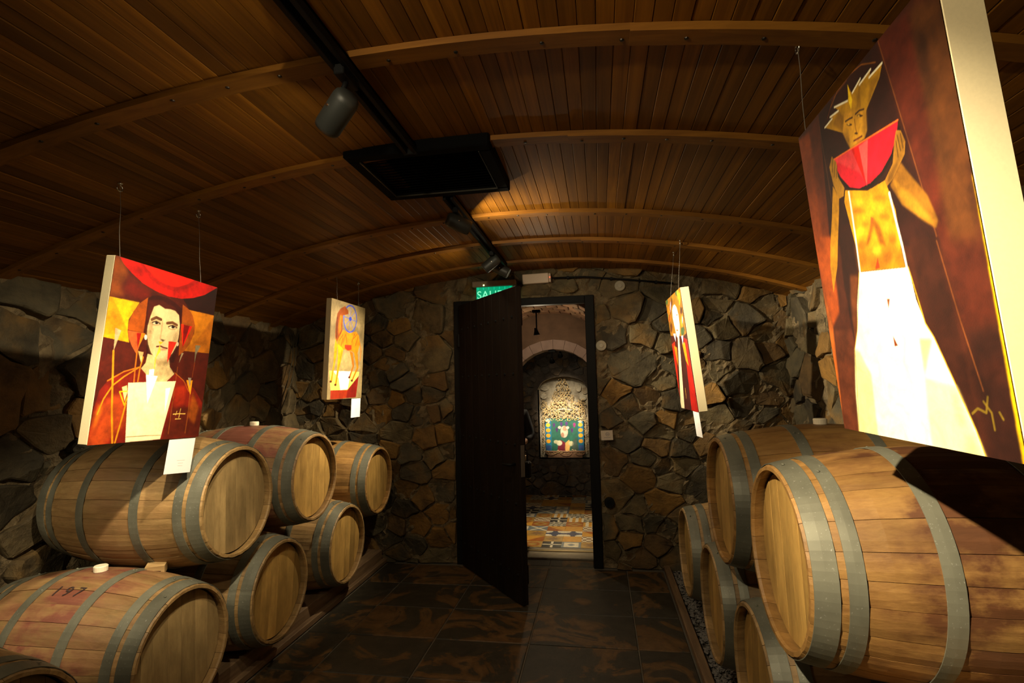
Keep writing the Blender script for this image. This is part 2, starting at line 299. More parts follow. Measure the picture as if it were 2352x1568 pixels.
ART = {
 'portrait': [
  ('P',(80,22,9),1.0,0,[(-0.1,-0.1),(1.1,-0.1),(1.1,1.1),(-0.1,1.1)]),
  ('P',(125,62,15),0.9,6,[(-0.0,0.002),(0.035,0.006),(0.116,0.072),(0.065,0.162),(0.109,0.203),(-0.011,0.224)]),
  ('P',(105,20,8),0.7,6,[(0.124,0.109),(0.28,0.139),(0.338,0.164),(0.234,0.216),(0.113,0.169)]),
  ('P',(40,11,8),1,2,[(0.633,0.137),(0.996,0.01),(1.01,0.192),(0.715,0.195)]),
  ('P',(185,18,5),1.0,0,[(0.035,0.004),(0.237,0.001),(0.714,-0.003),(1.003,-0.002),(0.863,0.074),(0.738,0.115),(0.618,0.139),(0.486,0.145),(0.365,0.133),(0.248,0.11),(0.139,0.068),(0.071,0.033)]),
  ('P',(140,12,5),0.7,2,[(0.205,0.004),(0.243,-0.0),(0.334,0.054),(0.429,0.08),(0.545,0.08),(0.66,0.046),(0.73,-0.001),(0.781,0.004),(0.665,0.07),(0.536,0.107),(0.406,0.103),(0.305,0.073)]),
  ('P',(232,26,5),1.0,0,[(0.234,0.002),(0.718,-0.001),(0.659,0.04),(0.58,0.069),(0.508,0.079),(0.421,0.073),(0.333,0.05),(0.268,0.023)]),
  ('P',(222,165,12),1.0,0,[(-0.005,0.225),(0.241,0.221),(0.172,0.325),(0.177,0.386),(0.203,0.45),(-0.008,0.439)]),
  ('P',(205,138,12),0.8,1,[(-0.005,0.225),(0.025,0.226),(0.095,0.295),(0.173,0.383),(-0.008,0.439)]),
  ('P',(232,190,12),0.6,2,[(0.026,0.228),(0.241,0.221),(0.172,0.325),(0.175,0.378),(0.102,0.299)]),
  ('P',(168,82,12),1.0,0,[(0.308,0.181),(0.25,0.22),(0.203,0.275),(0.18,0.333),(0.179,0.382),(0.312,0.385),(0.311,0.281)]),
  ('P',(190,95,42),1.0,0,[(0.18,0.386),(0.312,0.385),(0.325,0.388),(0.29,0.469),(0.28,0.511),(0.228,0.466),(0.198,0.429)]),
  ('P',(58,11,7),1.0,0,[(0.309,0.186),(0.345,0.165),(0.403,0.153),(0.481,0.153),(0.564,0.171),(0.639,0.202),(0.652,0.302),(0.659,0.439),(0.627,0.535),(0.371,0.553),(0.336,0.363),(0.316,0.302)]),
  ('P',(150,74,12),1.0,0,[(0.64,0.171),(0.715,0.195),(0.771,0.235),(0.801,0.298),(0.79,0.366),(0.743,0.44),(0.669,0.49),(0.652,0.371),(0.655,0.279)]),
  ('P',(185,114,14),1.0,0,[(0.715,0.195),(1.015,0.194),(1.009,0.448),(0.722,0.454),(0.767,0.406),(0.8,0.336),(0.798,0.284),(0.761,0.227)]),
  ('P',(160,92,14),0.8,2,[(1.002,0.198),(1.008,0.446),(0.722,0.454),(0.841,0.375)]),
  ('P',(175,14,9),1.0,0,[(0.254,0.392),(0.294,0.389),(0.282,0.478)]),
  ('P',(225,140,12),1.0,0,[(0.294,0.389),(0.329,0.387),(0.284,0.471)]),
  ('P',(130,8,6),1.0,0,[(0.65,0.293),(0.769,0.295),(0.697,0.44)]),
  ('P',(235,50,10),1.0,0,[(0.65,0.293),(0.677,0.292),(0.695,0.431)]),
  ('P',(235,26,10),1.0,0,[(0.744,0.295),(0.769,0.296),(0.696,0.435)]),
  ('P',(122,27,11),1.0,0,[(0.329,0.58),(0.197,0.611),(0.08,0.666),(0.031,0.719),(0.011,0.812),(0.003,1.004),(0.6,0.995),(1.014,1.0),(0.992,0.778),(0.884,0.689),(0.766,0.646),(0.661,0.6),(0.573,0.652),(0.465,0.659),(0.388,0.619)]),
  ('P',(172,70,20),0.85,8,[(0.112,0.752),(0.237,0.731),(0.262,0.9),(0.114,1.002),(-0.004,0.996),(0.032,0.854)]),
  ('P',(215,120,20),0.7,5,[(0.046,0.787),(0.072,0.795),(0.046,0.887),(0.032,0.928),(0.028,0.862)]),
  ('P',(95,20,10),0.5,4,[(0.113,0.812),(0.088,0.863),(0.044,0.957),(0.026,0.953),(0.062,0.854)]),
  ('P',(86,28,10),0.9,5,[(0.672,0.806),(0.993,0.804),(1.014,1.0),(0.615,0.994)]),
  ('P',(152,76,15),0.9,4,[(0.869,0.706),(0.956,0.81),(0.931,0.914),(0.847,0.862)]),
  ('P',(165,45,14),0.7,4,[(0.679,0.685),(0.789,0.671),(0.795,0.785),(0.687,0.801)]),
  ('L',(200,112,22),1.0,9,[(0.318,0.58),(0.197,0.611),(0.08,0.666)]),
  ('L',(212,132,22),1.0,10,[(0.318,0.58),(0.203,0.638),(0.123,0.69),(0.071,0.761),(0.041,0.841)]),
  ('L',(215,140,18),1.0,14,[(0.091,0.505),(0.113,0.633),(0.144,0.812),(0.186,0.995)]),
  ('L',(215,140,18),1.0,12,[(0.249,0.785),(0.231,0.882),(0.206,0.997)]),
  ('L',(200,110,25),1.0,11,[(0.28,0.489),(0.283,0.583),(0.29,0.663)]),
  ('L',(205,125,25),1.0,11,[(0.338,0.522),(0.325,0.58),(0.322,0.662)]),
  ('L',(140,70,22),1.0,6,[(0.674,0.558),(0.67,0.835),(0.669,0.967)]),
  ('L',(150,80,25),1.0,6,[(0.842,0.727),(0.847,0.862),(0.843,0.968)]),
  ('L',(130,60,20),1.0,5,[(0.849,0.52),(0.841,0.617)]),
  ('L',(170,90,25),1.0,6,[(0.652,0.595),(0.756,0.641),(0.824,0.707)]),
  ('P',(200,176,126),1.0,0,[(0.373,0.5),(0.367,0.553),(0.334,0.586),(0.388,0.619),(0.465,0.661),(0.581,0.653),(0.649,0.603),(0.595,0.563),(0.576,0.514),(0.5,0.499),(0.431,0.505)]),
  ('P',(235,225,186),1.0,0,[(0.244,0.671),(0.675,0.646),(0.596,0.995),(0.29,0.997)]),
  ('P',(255,255,250),1.0,0,[(0.385,0.619),(0.492,0.623),(0.432,0.785)]),
  ('P',(255,255,250),1.0,0,[(0.408,0.589),(0.453,0.582),(0.453,0.62),(0.411,0.62)]),
  ('P',(255,255,250),1.0,0,[(0.582,0.693),(0.63,0.687),(0.606,0.835)]),
  ('L',(175,155,105),1.0,6,[(0.291,0.969),(0.465,0.969),(0.595,0.972)]),
  ('P',(225,205,140),1.0,0,[(0.199,0.696),(0.237,0.685),(0.248,0.722),(0.236,0.772)]),
  ('L',(225,170,18),1.0,9,[(0.246,0.717),(0.185,0.721),(0.238,0.794),(0.255,0.749)]),
  ('P',(220,150,22),1.0,0,[(0.782,0.635),(0.851,0.635),(0.847,0.73)]),
  ('P',(150,140,120),1.0,0,[(0.798,0.619),(0.833,0.62),(0.827,0.68)]),
  ('L',(225,182,92),1.0,7,[(0.693,0.848),(0.748,0.846),(0.817,0.847)]),
  ('L',(225,182,92),1.0,6,[(0.763,0.815),(0.755,0.871)]),
  ('L',(225,182,92),1.0,6,[(0.721,0.878),(0.776,0.878)]),
  ('L',(225,182,92),1.0,5,[(0.727,0.83),(0.719,0.853)]),
  ('P',(216,192,144),1.0,0,[(0.371,0.224),(0.415,0.207),(0.474,0.222),(0.523,0.217),(0.575,0.221),(0.617,0.242),(0.639,0.304),(0.644,0.372),(0.634,0.428),(0.601,0.48),(0.559,0.518),(0.514,0.537),(0.457,0.524),(0.403,0.492),(0.367,0.445),(0.342,0.384),(0.339,0.341),(0.351,0.284)]),
  ('P',(170,135,90),0.5,4,[(0.351,0.284),(0.372,0.229),(0.393,0.291),(0.385,0.422),(0.441,0.514),(0.403,0.492),(0.367,0.445),(0.342,0.384)]),
  ('P',(150,125,85),0.5,4,[(0.603,0.354),(0.636,0.327),(0.634,0.428),(0.583,0.499),(0.514,0.537),(0.45,0.522),(0.51,0.518),(0.584,0.468)]),
  ('P',(140,118,80),0.6,4,[(0.45,0.522),(0.514,0.537),(0.566,0.516),(0.594,0.547),(0.506,0.561),(0.449,0.548)]),
  ('P',(75,22,10),1,1,[(0.312,0.195),(0.422,0.176),(0.496,0.192),(0.57,0.198),(0.621,0.246),(0.575,0.221),(0.523,0.217),(0.474,0.223),(0.415,0.208),(0.372,0.225),(0.351,0.284),(0.336,0.346),(0.315,0.28)]),
  ('L',(105,66,38),1.0,22,[(0.368,0.301),(0.405,0.284),(0.451,0.291)]),
  ('L',(105,66,38),1.0,22,[(0.513,0.305),(0.562,0.295),(0.609,0.305)]),
  ('P',(150,115,75),0.8,1,[(0.453,0.312),(0.451,0.317),(0.443,0.323),(0.43,0.328),(0.415,0.331),(0.399,0.332),(0.385,0.33),(0.376,0.327),(0.372,0.322),(0.373,0.317),(0.381,0.311),(0.394,0.307),(0.409,0.303),(0.425,0.302),(0.439,0.304),(0.449,0.307)]),
  ('P',(220,205,170),1.0,0,[(0.444,0.313),(0.442,0.317),(0.436,0.32),(0.426,0.323),(0.414,0.325),(0.401,0.326),(0.391,0.326),(0.384,0.324),(0.381,0.322),(0.382,0.318),(0.389,0.315),(0.398,0.312),(0.41,0.31),(0.423,0.309),(0.433,0.309),(0.441,0.311)]),
  ('P',(40,22,12),1.0,0,[(0.429,0.313),(0.429,0.317),(0.426,0.32),(0.422,0.322),(0.417,0.323),(0.411,0.324),(0.406,0.322),(0.402,0.32),(0.4,0.317),(0.401,0.314),(0.403,0.311),(0.408,0.309),(0.413,0.307),(0.419,0.307),(0.424,0.308),(0.428,0.311)]),
  ('L',(60,35,20),1.0,8,[(0.375,0.317),(0.409,0.306),(0.449,0.317)]),
  ('P',(150,115,75),0.8,1,[(0.619,0.318),(0.616,0.324),(0.607,0.33),(0.592,0.335),(0.574,0.339),(0.556,0.34),(0.541,0.338),(0.53,0.335),(0.525,0.329),(0.527,0.323),(0.536,0.317),(0.55,0.312),(0.568,0.309),(0.586,0.308),(0.602,0.309),(0.614,0.313)]),
  ('P',(220,205,170),1.0,0,[(0.607,0.319),(0.605,0.323),(0.598,0.326),(0.586,0.329),(0.573,0.332),(0.559,0.333),(0.547,0.332),(0.539,0.331),(0.536,0.328),(0.538,0.325),(0.545,0.321),(0.556,0.318),(0.57,0.316),(0.583,0.315),(0.595,0.315),(0.604,0.317)]),
  ('P',(40,22,12),1.0,0,[(0.591,0.319),(0.59,0.323),(0.587,0.326),(0.582,0.328),(0.576,0.33),(0.57,0.33),(0.564,0.329),(0.56,0.326),(0.558,0.323),(0.559,0.32),(0.561,0.316),(0.566,0.314),(0.572,0.312),(0.579,0.312),(0.585,0.313),(0.589,0.316)]),
  ('L',(60,35,20),1.0,8,[(0.528,0.324),(0.568,0.311),(0.613,0.321)]),
  ('L',(165,135,95),0.6,14,[(0.466,0.299),(0.47,0.347),(0.467,0.398)]),
  ('P',(62,36,22),0.95,1,[(0.461,0.403),(0.519,0.405),(0.496,0.42)]),
  ('L',(115,52,42),1.0,12,[(0.445,0.452),(0.481,0.446),(0.51,0.452),(0.545,0.454)]),
  ('P',(195,125,95),0.8,1,[(0.541,0.462),(0.539,0.464),(0.532,0.467),(0.52,0.469),(0.507,0.471),(0.493,0.472),(0.482,0.471),(0.474,0.47),(0.471,0.468),(0.473,0.466),(0.48,0.463),(0.491,0.461),(0.504,0.459),(0.518,0.458),(0.53,0.459),(0.538,0.46)]),
  ('P',(215,45,26),1.0,0,[(0.55,0.41),(0.63,0.408),(0.564,0.542)]),
  ('P',(230,190,24),1.0,0,[(0.454,0.419),(0.501,0.421),(0.473,0.439)]),
  ('P',(232,196,24),0.9,0,[(0.472,0.439),(0.487,0.476),(0.447,0.522)]),
  ('L',(225,185,24),0.9,8,[(0.451,0.514),(0.45,0.582)]),
  ('P',(242,232,212),1.0,0,[(0.349,0.406),(0.349,0.412),(0.347,0.417),(0.344,0.421),(0.339,0.422),(0.334,0.422),(0.33,0.419),(0.326,0.414),(0.324,0.409),(0.323,0.403),(0.325,0.398),(0.328,0.394),(0.333,0.393),(0.338,0.393),(0.343,0.396),(0.347,0.401)]),
  ('P',(225,190,160),1.0,0,[(0.653,0.418),(0.653,0.423),(0.651,0.427),(0.648,0.43),(0.644,0.432),(0.64,0.431),(0.636,0.429),(0.633,0.425),(0.631,0.42),(0.631,0.415),(0.632,0.411),(0.635,0.408),(0.639,0.407),(0.643,0.407),(0.648,0.41),(0.651,0.413)]),
  ('P',(192,166,126),1.0,0,[(0.08,0.382),(0.128,0.392),(0.092,0.507)]),
  ('P',(120,110,86),1.0,0,[(0.832,0.409),(0.891,0.407),(0.855,0.463),(0.846,0.523)]),
  ('P',(150,130,100),1.0,0,[(0.695,0.47),(0.716,0.469),(0.681,0.534)]),
  ('P',(216,172,112),1.0,0,[(0.288,0.491),(0.336,0.494),(0.328,0.556)]),
 ],
 'king': [
  ('P',(72,33,18),1.0,0,[(-0.1,-0.1),(1.1,-0.1),(1.1,1.1),(-0.1,1.1)]),
  ('P',(140,66,22),1,3,[(-0.012,0.005),(0.12,0.023),(0.151,0.411),(-0.016,0.377)]),
  ('P',(98,44,18),0.8,4,[(0.12,0.023),(0.23,0.006),(0.179,0.416),(0.078,0.396)]),
  ('P',(50,21,14),1,1,[(0.23,0.006),(0.706,-0.001),(0.817,0.484),(0.83,0.546),(0.144,0.409)]),
  ('P',(88,34,17),1,5,[(0.706,-0.001),(0.875,0.018),(0.893,0.381),(0.869,0.554),(0.825,0.521)]),
  ('P',(90,52,20),1,6,[(0.877,0.012),(1.002,0.056),(1.007,0.337),(0.98,0.576),(0.869,0.554),(0.875,0.177)]),
  ('P',(50,26,14),0.7,6,[(0.889,0.042),(0.93,0.115),(0.914,0.23),(0.868,0.155)]),
  ('P',(160,76,24),1,3,[(-0.002,0.35),(0.163,0.385),(0.127,0.621),(0.045,0.664),(0.004,0.513)]),
  ('P',(175,95,35),1,2,[(0.004,0.513),(0.045,0.664),(-0.003,0.996),(-0.027,0.997),(0.004,0.65)]),
  ('P',(92,46,26),1,2,[(0.056,0.675),(0.261,0.691),(0.148,1.002),(-0.004,0.998)]),
  ('P',(45,20,13),1,2,[(0.231,0.399),(0.354,0.425),(0.336,0.537),(0.215,0.735),(0.207,0.542)]),
  ('P',(110,60,25),0.8,3,[(0.269,0.527),(0.33,0.537),(0.228,0.735),(0.231,0.641)]),
  ('P',(58,26,15),1,2,[(0.683,0.495),(0.824,0.525),(0.857,1.008),(0.816,0.915),(0.693,0.705)]),
  ('P',(84,34,18),0.8,8,[(0.824,0.525),(0.997,0.562),(0.998,0.731),(0.862,0.736)]),
  ('P',(50,22,14),1,8,[(0.862,0.736),(1.002,0.734),(1.0,0.95),(0.983,1.014),(0.863,1.007)]),
  ('P',(74,32,18),0.6,6,[(0.89,0.795),(1.006,0.799),(0.999,0.834),(0.909,0.843)]),
  ('L',(130,76,36),0.7,5,[(0.814,0.53),(0.852,0.708),(0.893,0.862)]),
  ('L',(128,74,36),0.7,5,[(0.705,0.0),(0.768,0.283),(0.818,0.52)]),
  ('L',(120,80,55),0.7,3,[(0.216,0.001),(0.218,0.111),(0.219,0.285)]),
  ('L',(150,92,24),0.8,4,[(0.336,0.024),(0.403,0.003),(0.51,-0.001),(0.589,0.009),(0.672,0.042)]),
  ('L',(130,70,20),0.7,3,[(0.297,0.043),(0.358,0.008),(0.482,0.005)]),
  ('P',(180,136,24),1.0,0,[(0.262,0.06),(0.334,0.059),(0.318,0.048),(0.392,0.056),(0.363,0.035),(0.464,0.057),(0.477,0.049),(0.483,0.017),(0.496,0.044),(0.504,0.052),(0.57,0.038),(0.56,0.052),(0.639,0.044),(0.624,0.061),(0.708,0.06),(0.679,0.086),(0.582,0.125),(0.568,0.133),(0.399,0.127)]),
  ('P',(120,82,18),0.6,2,[(0.582,0.125),(0.628,0.071),(0.687,0.077)]),
  ('P',(110,72,16),0.6,2,[(0.392,0.056),(0.428,0.095),(0.399,0.127),(0.327,0.075)]),
  ('P',(125,85,18),0.5,1,[(0.558,0.051),(0.544,0.11),(0.514,0.097)]),
  ('P',(230,195,20),1.0,0,[(0.483,0.017),(0.497,0.067),(0.479,0.088),(0.471,0.061)]),
  ('L',(242,236,205),1.0,7,[(0.262,0.06),(0.332,0.058)]),
  ('L',(242,236,205),1.0,7,[(0.318,0.048),(0.389,0.056)]),
  ('L',(242,236,205),1.0,7,[(0.363,0.035),(0.464,0.057)]),
  ('L',(242,236,205),1.0,7,[(0.505,0.051),(0.57,0.039)]),
  ('L',(242,236,205),1.0,7,[(0.558,0.051),(0.639,0.045)]),
  ('L',(242,236,205),1.0,7,[(0.622,0.06),(0.706,0.06)]),
  ('P',(196,146,38),1,1,[(0.429,0.077),(0.573,0.122),(0.557,0.177),(0.531,0.191),(0.431,0.185),(0.412,0.157),(0.394,0.125)]),
  ('P',(120,82,24),0.5,2,[(0.549,0.125),(0.578,0.128),(0.557,0.177),(0.532,0.189),(0.535,0.155)]),
  ('P',(110,70,20),0.6,2,[(0.396,0.121),(0.413,0.155),(0.431,0.185),(0.433,0.153)]),
  ('L',(78,48,15),1.0,7,[(0.426,0.103),(0.451,0.106),(0.478,0.111)]),
  ('L',(78,48,15),1.0,7,[(0.502,0.111),(0.531,0.112),(0.56,0.12)]),
  ('P',(70,42,14),1.0,0,[(0.468,0.128),(0.466,0.129),(0.462,0.129),(0.456,0.127),(0.449,0.125),(0.442,0.122),(0.436,0.119),(0.433,0.116),(0.432,0.114),(0.434,0.113),(0.438,0.114),(0.445,0.115),(0.452,0.118),(0.459,0.121),(0.464,0.124),(0.468,0.126)]),
  ('P',(70,42,14),1.0,0,[(0.547,0.133),(0.545,0.134),(0.541,0.133),(0.534,0.132),(0.527,0.129),(0.52,0.126),(0.514,0.123),(0.51,0.12),(0.51,0.118),(0.512,0.117),(0.516,0.118),(0.523,0.12),(0.53,0.122),(0.537,0.126),(0.543,0.129),(0.547,0.131)]),
  ('P',(215,175,80),1.0,0,[(0.453,0.121),(0.452,0.122),(0.45,0.122),(0.447,0.121),(0.444,0.12),(0.441,0.119),(0.439,0.118),(0.438,0.116),(0.438,0.115),(0.439,0.115),(0.44,0.115),(0.443,0.115),(0.446,0.116),(0.449,0.118),(0.451,0.119),(0.453,0.12)]),
  ('P',(215,175,80),1.0,0,[(0.527,0.126),(0.526,0.127),(0.525,0.127),(0.522,0.126),(0.52,0.125),(0.517,0.124),(0.515,0.123),(0.514,0.121),(0.513,0.121),(0.514,0.12),(0.516,0.12),(0.518,0.121),(0.521,0.121),(0.524,0.123),(0.526,0.124),(0.527,0.125)]),
  ('L',(140,95,24),1.0,6,[(0.491,0.122),(0.487,0.141),(0.489,0.159)]),
  ('P',(66,36,12),1.0,0,[(0.497,0.165),(0.496,0.165),(0.493,0.165),(0.489,0.165),(0.485,0.163),(0.48,0.161),(0.477,0.159),(0.475,0.157),(0.474,0.156),(0.476,0.155),(0.479,0.155),(0.483,0.156),(0.487,0.158),(0.491,0.159),(0.495,0.161),(0.497,0.163)]),
  ('L',(108,48,20),1.0,7,[(0.462,0.173),(0.491,0.177),(0.52,0.18)]),
  ('P',(180,105,40),0.8,1,[(0.51,0.191),(0.509,0.191),(0.504,0.191),(0.498,0.189),(0.491,0.187),(0.484,0.184),(0.478,0.181),(0.474,0.179),(0.473,0.177),(0.475,0.177),(0.48,0.177),(0.486,0.179),(0.493,0.181),(0.5,0.184),(0.506,0.187),(0.51,0.189)]),
  ('P',(34,18,10),1.0,0,[(0.272,0.173),(0.744,0.236),(0.725,0.26),(0.676,0.291),(0.607,0.314),(0.524,0.323),(0.442,0.314),(0.37,0.29),(0.307,0.238),(0.282,0.199)]),
  ('P',(202,24,48),1.0,0,[(0.281,0.171),(0.735,0.218),(0.716,0.249),(0.67,0.281),(0.601,0.304),(0.523,0.312),(0.445,0.305),(0.38,0.284),(0.322,0.235),(0.297,0.198)]),
  ('P',(214,62,70),0.9,1,[(0.283,0.172),(0.436,0.189),(0.488,0.295),(0.463,0.265)]),
  ('P',(202,20,12),1.0,0,[(0.436,0.189),(0.487,0.198),(0.492,0.307)]),
  ('P',(218,84,84),1.0,0,[(0.487,0.198),(0.552,0.201),(0.498,0.313),(0.494,0.297)]),
  ('L',(232,112,42),1.0,5,[(0.281,0.171),(0.54,0.197),(0.735,0.218)]),
  ('P',(166,122,32),1.0,0,[(0.246,0.182),(0.28,0.158),(0.309,0.187),(0.303,0.23),(0.338,0.274),(0.322,0.294),(0.281,0.292),(0.255,0.24)]),
  ('P',(182,132,28),1.0,0,[(0.249,0.243),(0.283,0.288),(0.265,0.327),(0.209,0.422),(0.177,0.482),(0.104,0.557),(0.114,0.471),(0.144,0.409),(0.195,0.335)]),
  ('L',(70,45,14),1.0,4,[(0.286,0.165),(0.263,0.202)]),
  ('L',(70,45,14),1.0,4,[(0.299,0.182),(0.272,0.22)]),
  ('L',(70,45,14),1.0,4,[(0.311,0.198),(0.289,0.23)]),
  ('P',(160,114,36),1.0,0,[(0.717,0.237),(0.74,0.246),(0.753,0.278),(0.739,0.304),(0.655,0.341),(0.613,0.349),(0.61,0.331),(0.67,0.305),(0.698,0.258)]),
  ('P',(60,36,14),0.6,2,[(0.667,0.312),(0.716,0.304),(0.655,0.341),(0.619,0.346),(0.632,0.326)]),
  ('L',(80,52,16),1.0,4,[(0.719,0.25),(0.722,0.29)]),
  ('L',(80,52,16),1.0,4,[(0.736,0.252),(0.736,0.288)]),
  ('L',(80,52,16),1.0,4,[(0.707,0.261),(0.704,0.3)]),
  ('P',(142,98,28),1,1,[(0.711,0.316),(0.741,0.351),(0.81,0.424),(0.837,0.488),(0.821,0.502),(0.775,0.474),(0.681,0.412),(0.636,0.351)]),
  ('P',(190,140,36),0.7,2,[(0.655,0.341),(0.737,0.404),(0.806,0.474),(0.824,0.496),(0.769,0.468),(0.683,0.408)]),
  ('P',(202,148,22),1.0,0,[(0.341,0.282),(0.495,0.326),(0.61,0.331),(0.627,0.373),(0.642,0.418),(0.634,0.507),(0.639,0.561),(0.355,0.527),(0.35,0.45),(0.32,0.312)]),
  ('P',(150,96,16),0.7,6,[(0.35,0.45),(0.634,0.507),(0.639,0.561),(0.355,0.527)]),
  ('P',(135,84,16),0.7,3,[(0.464,0.375),(0.459,0.377),(0.449,0.377),(0.433,0.375),(0.416,0.372),(0.398,0.367),(0.384,0.361),(0.375,0.356),(0.372,0.352),(0.377,0.349),(0.389,0.349),(0.405,0.351),(0.423,0.355),(0.44,0.36),(0.454,0.366),(0.462,0.371)]),
  ('P',(135,84,16),0.7,3,[(0.607,0.377),(0.603,0.378),(0.593,0.378),(0.579,0.375),(0.562,0.371),(0.546,0.366),(0.532,0.361),(0.523,0.357),(0.521,0.353),(0.525,0.352),(0.536,0.353),(0.551,0.355),(0.568,0.359),(0.584,0.364),(0.597,0.369),(0.605,0.374)]),
  ('P',(135,84,16),0.7,3,[(0.478,0.416),(0.475,0.417),(0.468,0.418),(0.457,0.417),(0.445,0.414),(0.433,0.411),(0.423,0.407),(0.416,0.404),(0.415,0.401),(0.418,0.399),(0.426,0.399),(0.437,0.4),(0.45,0.403),(0.461,0.406),(0.471,0.41),(0.477,0.413)]),
  ('P',(135,84,16),0.7,3,[(0.606,0.425),(0.602,0.427),(0.595,0.427),(0.584,0.426),(0.571,0.424),(0.559,0.42),(0.549,0.416),(0.543,0.412),(0.541,0.409),(0.545,0.407),(0.553,0.407),(0.564,0.408),(0.577,0.41),(0.589,0.414),(0.598,0.418),(0.604,0.422)]),
  ('P',(135,84,16),0.7,3,[(0.43,0.463),(0.426,0.467),(0.418,0.47),(0.408,0.471),(0.397,0.469),(0.386,0.466),(0.378,0.462),(0.373,0.456),(0.373,0.451),(0.377,0.447),(0.385,0.444),(0.396,0.443),(0.408,0.445),(0.418,0.448),(0.426,0.452),(0.43,0.458)]),
  ('P',(135,84,16),0.7,3,[(0.622,0.485),(0.618,0.491),(0.611,0.494),(0.601,0.496),(0.591,0.495),(0.582,0.492),(0.575,0.487),(0.572,0.481),(0.572,0.475),(0.576,0.469),(0.584,0.466),(0.594,0.464),(0.604,0.465),(0.613,0.468),(0.619,0.473),(0.622,0.479)]),
  ('P',(135,84,16),0.7,3,[(0.579,0.525),(0.574,0.531),(0.566,0.535),(0.556,0.536),(0.545,0.536),(0.534,0.533),(0.526,0.528),(0.522,0.521),(0.522,0.515),(0.527,0.509),(0.536,0.506),(0.546,0.504),(0.557,0.505),(0.568,0.508),(0.575,0.513),(0.579,0.519)]),
  ('P',(228,178,40),0.6,3,[(0.457,0.349),(0.453,0.351),(0.443,0.351),(0.43,0.35),(0.415,0.346),(0.4,0.342),(0.387,0.337),(0.38,0.332),(0.378,0.328),(0.383,0.325),(0.393,0.325),(0.407,0.327),(0.422,0.33),(0.437,0.335),(0.448,0.34),(0.456,0.345)]),
  ('P',(228,178,40),0.6,3,[(0.586,0.399),(0.582,0.402),(0.574,0.403),(0.563,0.402),(0.55,0.4),(0.538,0.396),(0.528,0.391),(0.522,0.387),(0.521,0.383),(0.525,0.38),(0.534,0.379),(0.545,0.38),(0.558,0.383),(0.569,0.387),(0.579,0.391),(0.585,0.395)]),
  ('P',(228,178,40),0.6,3,[(0.423,0.425),(0.419,0.43),(0.411,0.432),(0.401,0.433),(0.389,0.432),(0.378,0.428),(0.37,0.423),(0.365,0.418),(0.365,0.413),(0.37,0.408),(0.378,0.406),(0.389,0.405),(0.4,0.407),(0.411,0.41),(0.419,0.415),(0.423,0.42)]),
  ('P',(228,178,40),0.6,3,[(0.594,0.451),(0.591,0.454),(0.585,0.456),(0.577,0.456),(0.568,0.455),(0.56,0.452),(0.554,0.449),(0.55,0.445),(0.55,0.441),(0.553,0.438),(0.559,0.436),(0.567,0.435),(0.576,0.437),(0.584,0.439),(0.59,0.443),(0.594,0.447)]),
  ('P',(228,178,40),0.6,3,[(0.515,0.497),(0.512,0.501),(0.504,0.504),(0.495,0.505),(0.485,0.504),(0.475,0.501),(0.467,0.497),(0.463,0.492),(0.463,0.487),(0.467,0.483),(0.475,0.48),(0.484,0.479),(0.495,0.48),(0.504,0.483),(0.512,0.487),(0.515,0.492)]),
  ('P',(120,58,12),0.8,2,[(0.497,0.398),(0.536,0.433),(0.553,0.491),(0.516,0.48),(0.497,0.424),(0.445,0.466),(0.422,0.465)]),
  ('P',(200,60,20),0.9,0,[(0.488,0.509),(0.491,0.539),(0.459,0.537)]),
  ('P',(190,80,30),0.8,0,[(0.487,0.396),(0.505,0.405),(0.475,0.424)]),
  ('L',(240,235,212),1.0,11,[(0.365,0.294),(0.362,0.375),(0.357,0.453),(0.35,0.527)]),
  ('L',(240,235,212),1.0,11,[(0.623,0.368),(0.633,0.44),(0.644,0.51),(0.648,0.561)]),
  ('P',(246,241,218),1.0,0,[(0.342,0.528),(0.656,0.564),(0.667,0.646),(0.693,0.706),(0.723,0.74),(0.786,0.853),(0.836,0.946),(0.86,1.01),(0.131,1.006),(0.159,0.875),(0.211,0.744),(0.255,0.69),(0.289,0.614)]),
  ('P',(226,214,150),0.9,2,[(0.211,0.744),(0.245,0.755),(0.307,0.824),(0.282,1.01),(0.131,1.006),(0.159,0.875)]),
  ('P',(232,224,170),0.9,2,[(0.647,0.738),(0.714,0.743),(0.644,0.832),(0.786,0.853),(0.86,1.01),(0.615,1.013),(0.637,0.85)]),
  ('P',(212,196,120),0.6,5,[(0.752,0.867),(0.786,0.87),(0.803,0.932),(0.77,0.951)]),
  ('P',(218,204,130),0.6,5,[(0.78,0.96),(0.822,0.951),(0.845,1.006),(0.777,1.003)]),
  ('P',(215,200,120),0.7,2,[(0.647,0.738),(0.71,0.744),(0.647,0.82)]),
  ('L',(206,158,42),1.0,5,[(0.656,0.564),(0.693,0.706),(0.723,0.74),(0.786,0.853),(0.836,0.946),(0.86,1.01)]),
  ('L',(206,158,42),1.0,4,[(0.342,0.528),(0.255,0.69),(0.211,0.744),(0.131,1.006)]),
  ('P',(130,70,22),1.0,0,[(0.501,0.624),(0.519,0.626),(0.501,0.652)]),
  ('P',(150,70,24),1.0,0,[(0.5,0.722),(0.52,0.75),(0.5,0.751)]),
  ('L',(122,102,28),0.8,7,[(0.833,0.911),(0.859,0.899),(0.889,0.907),(0.905,0.874)]),
  ('L',(122,102,28),0.8,7,[(0.886,0.884),(0.909,0.906),(0.909,0.94)]),
  ('L',(122,102,28),0.8,7,[(0.938,0.904),(0.947,0.917)]),
  ('P',(228,184,12),1,1,[(1.009,0.004),(1.036,0.02),(1.012,1.029),(0.986,1.021),(0.996,0.579)]),
 ],
 'wheel_animal': [
  ('P',(165,150,116),1.0,0,[(-0.1,-0.1),(1.1,-0.1),(1.1,1.1),(-0.1,1.1)]),
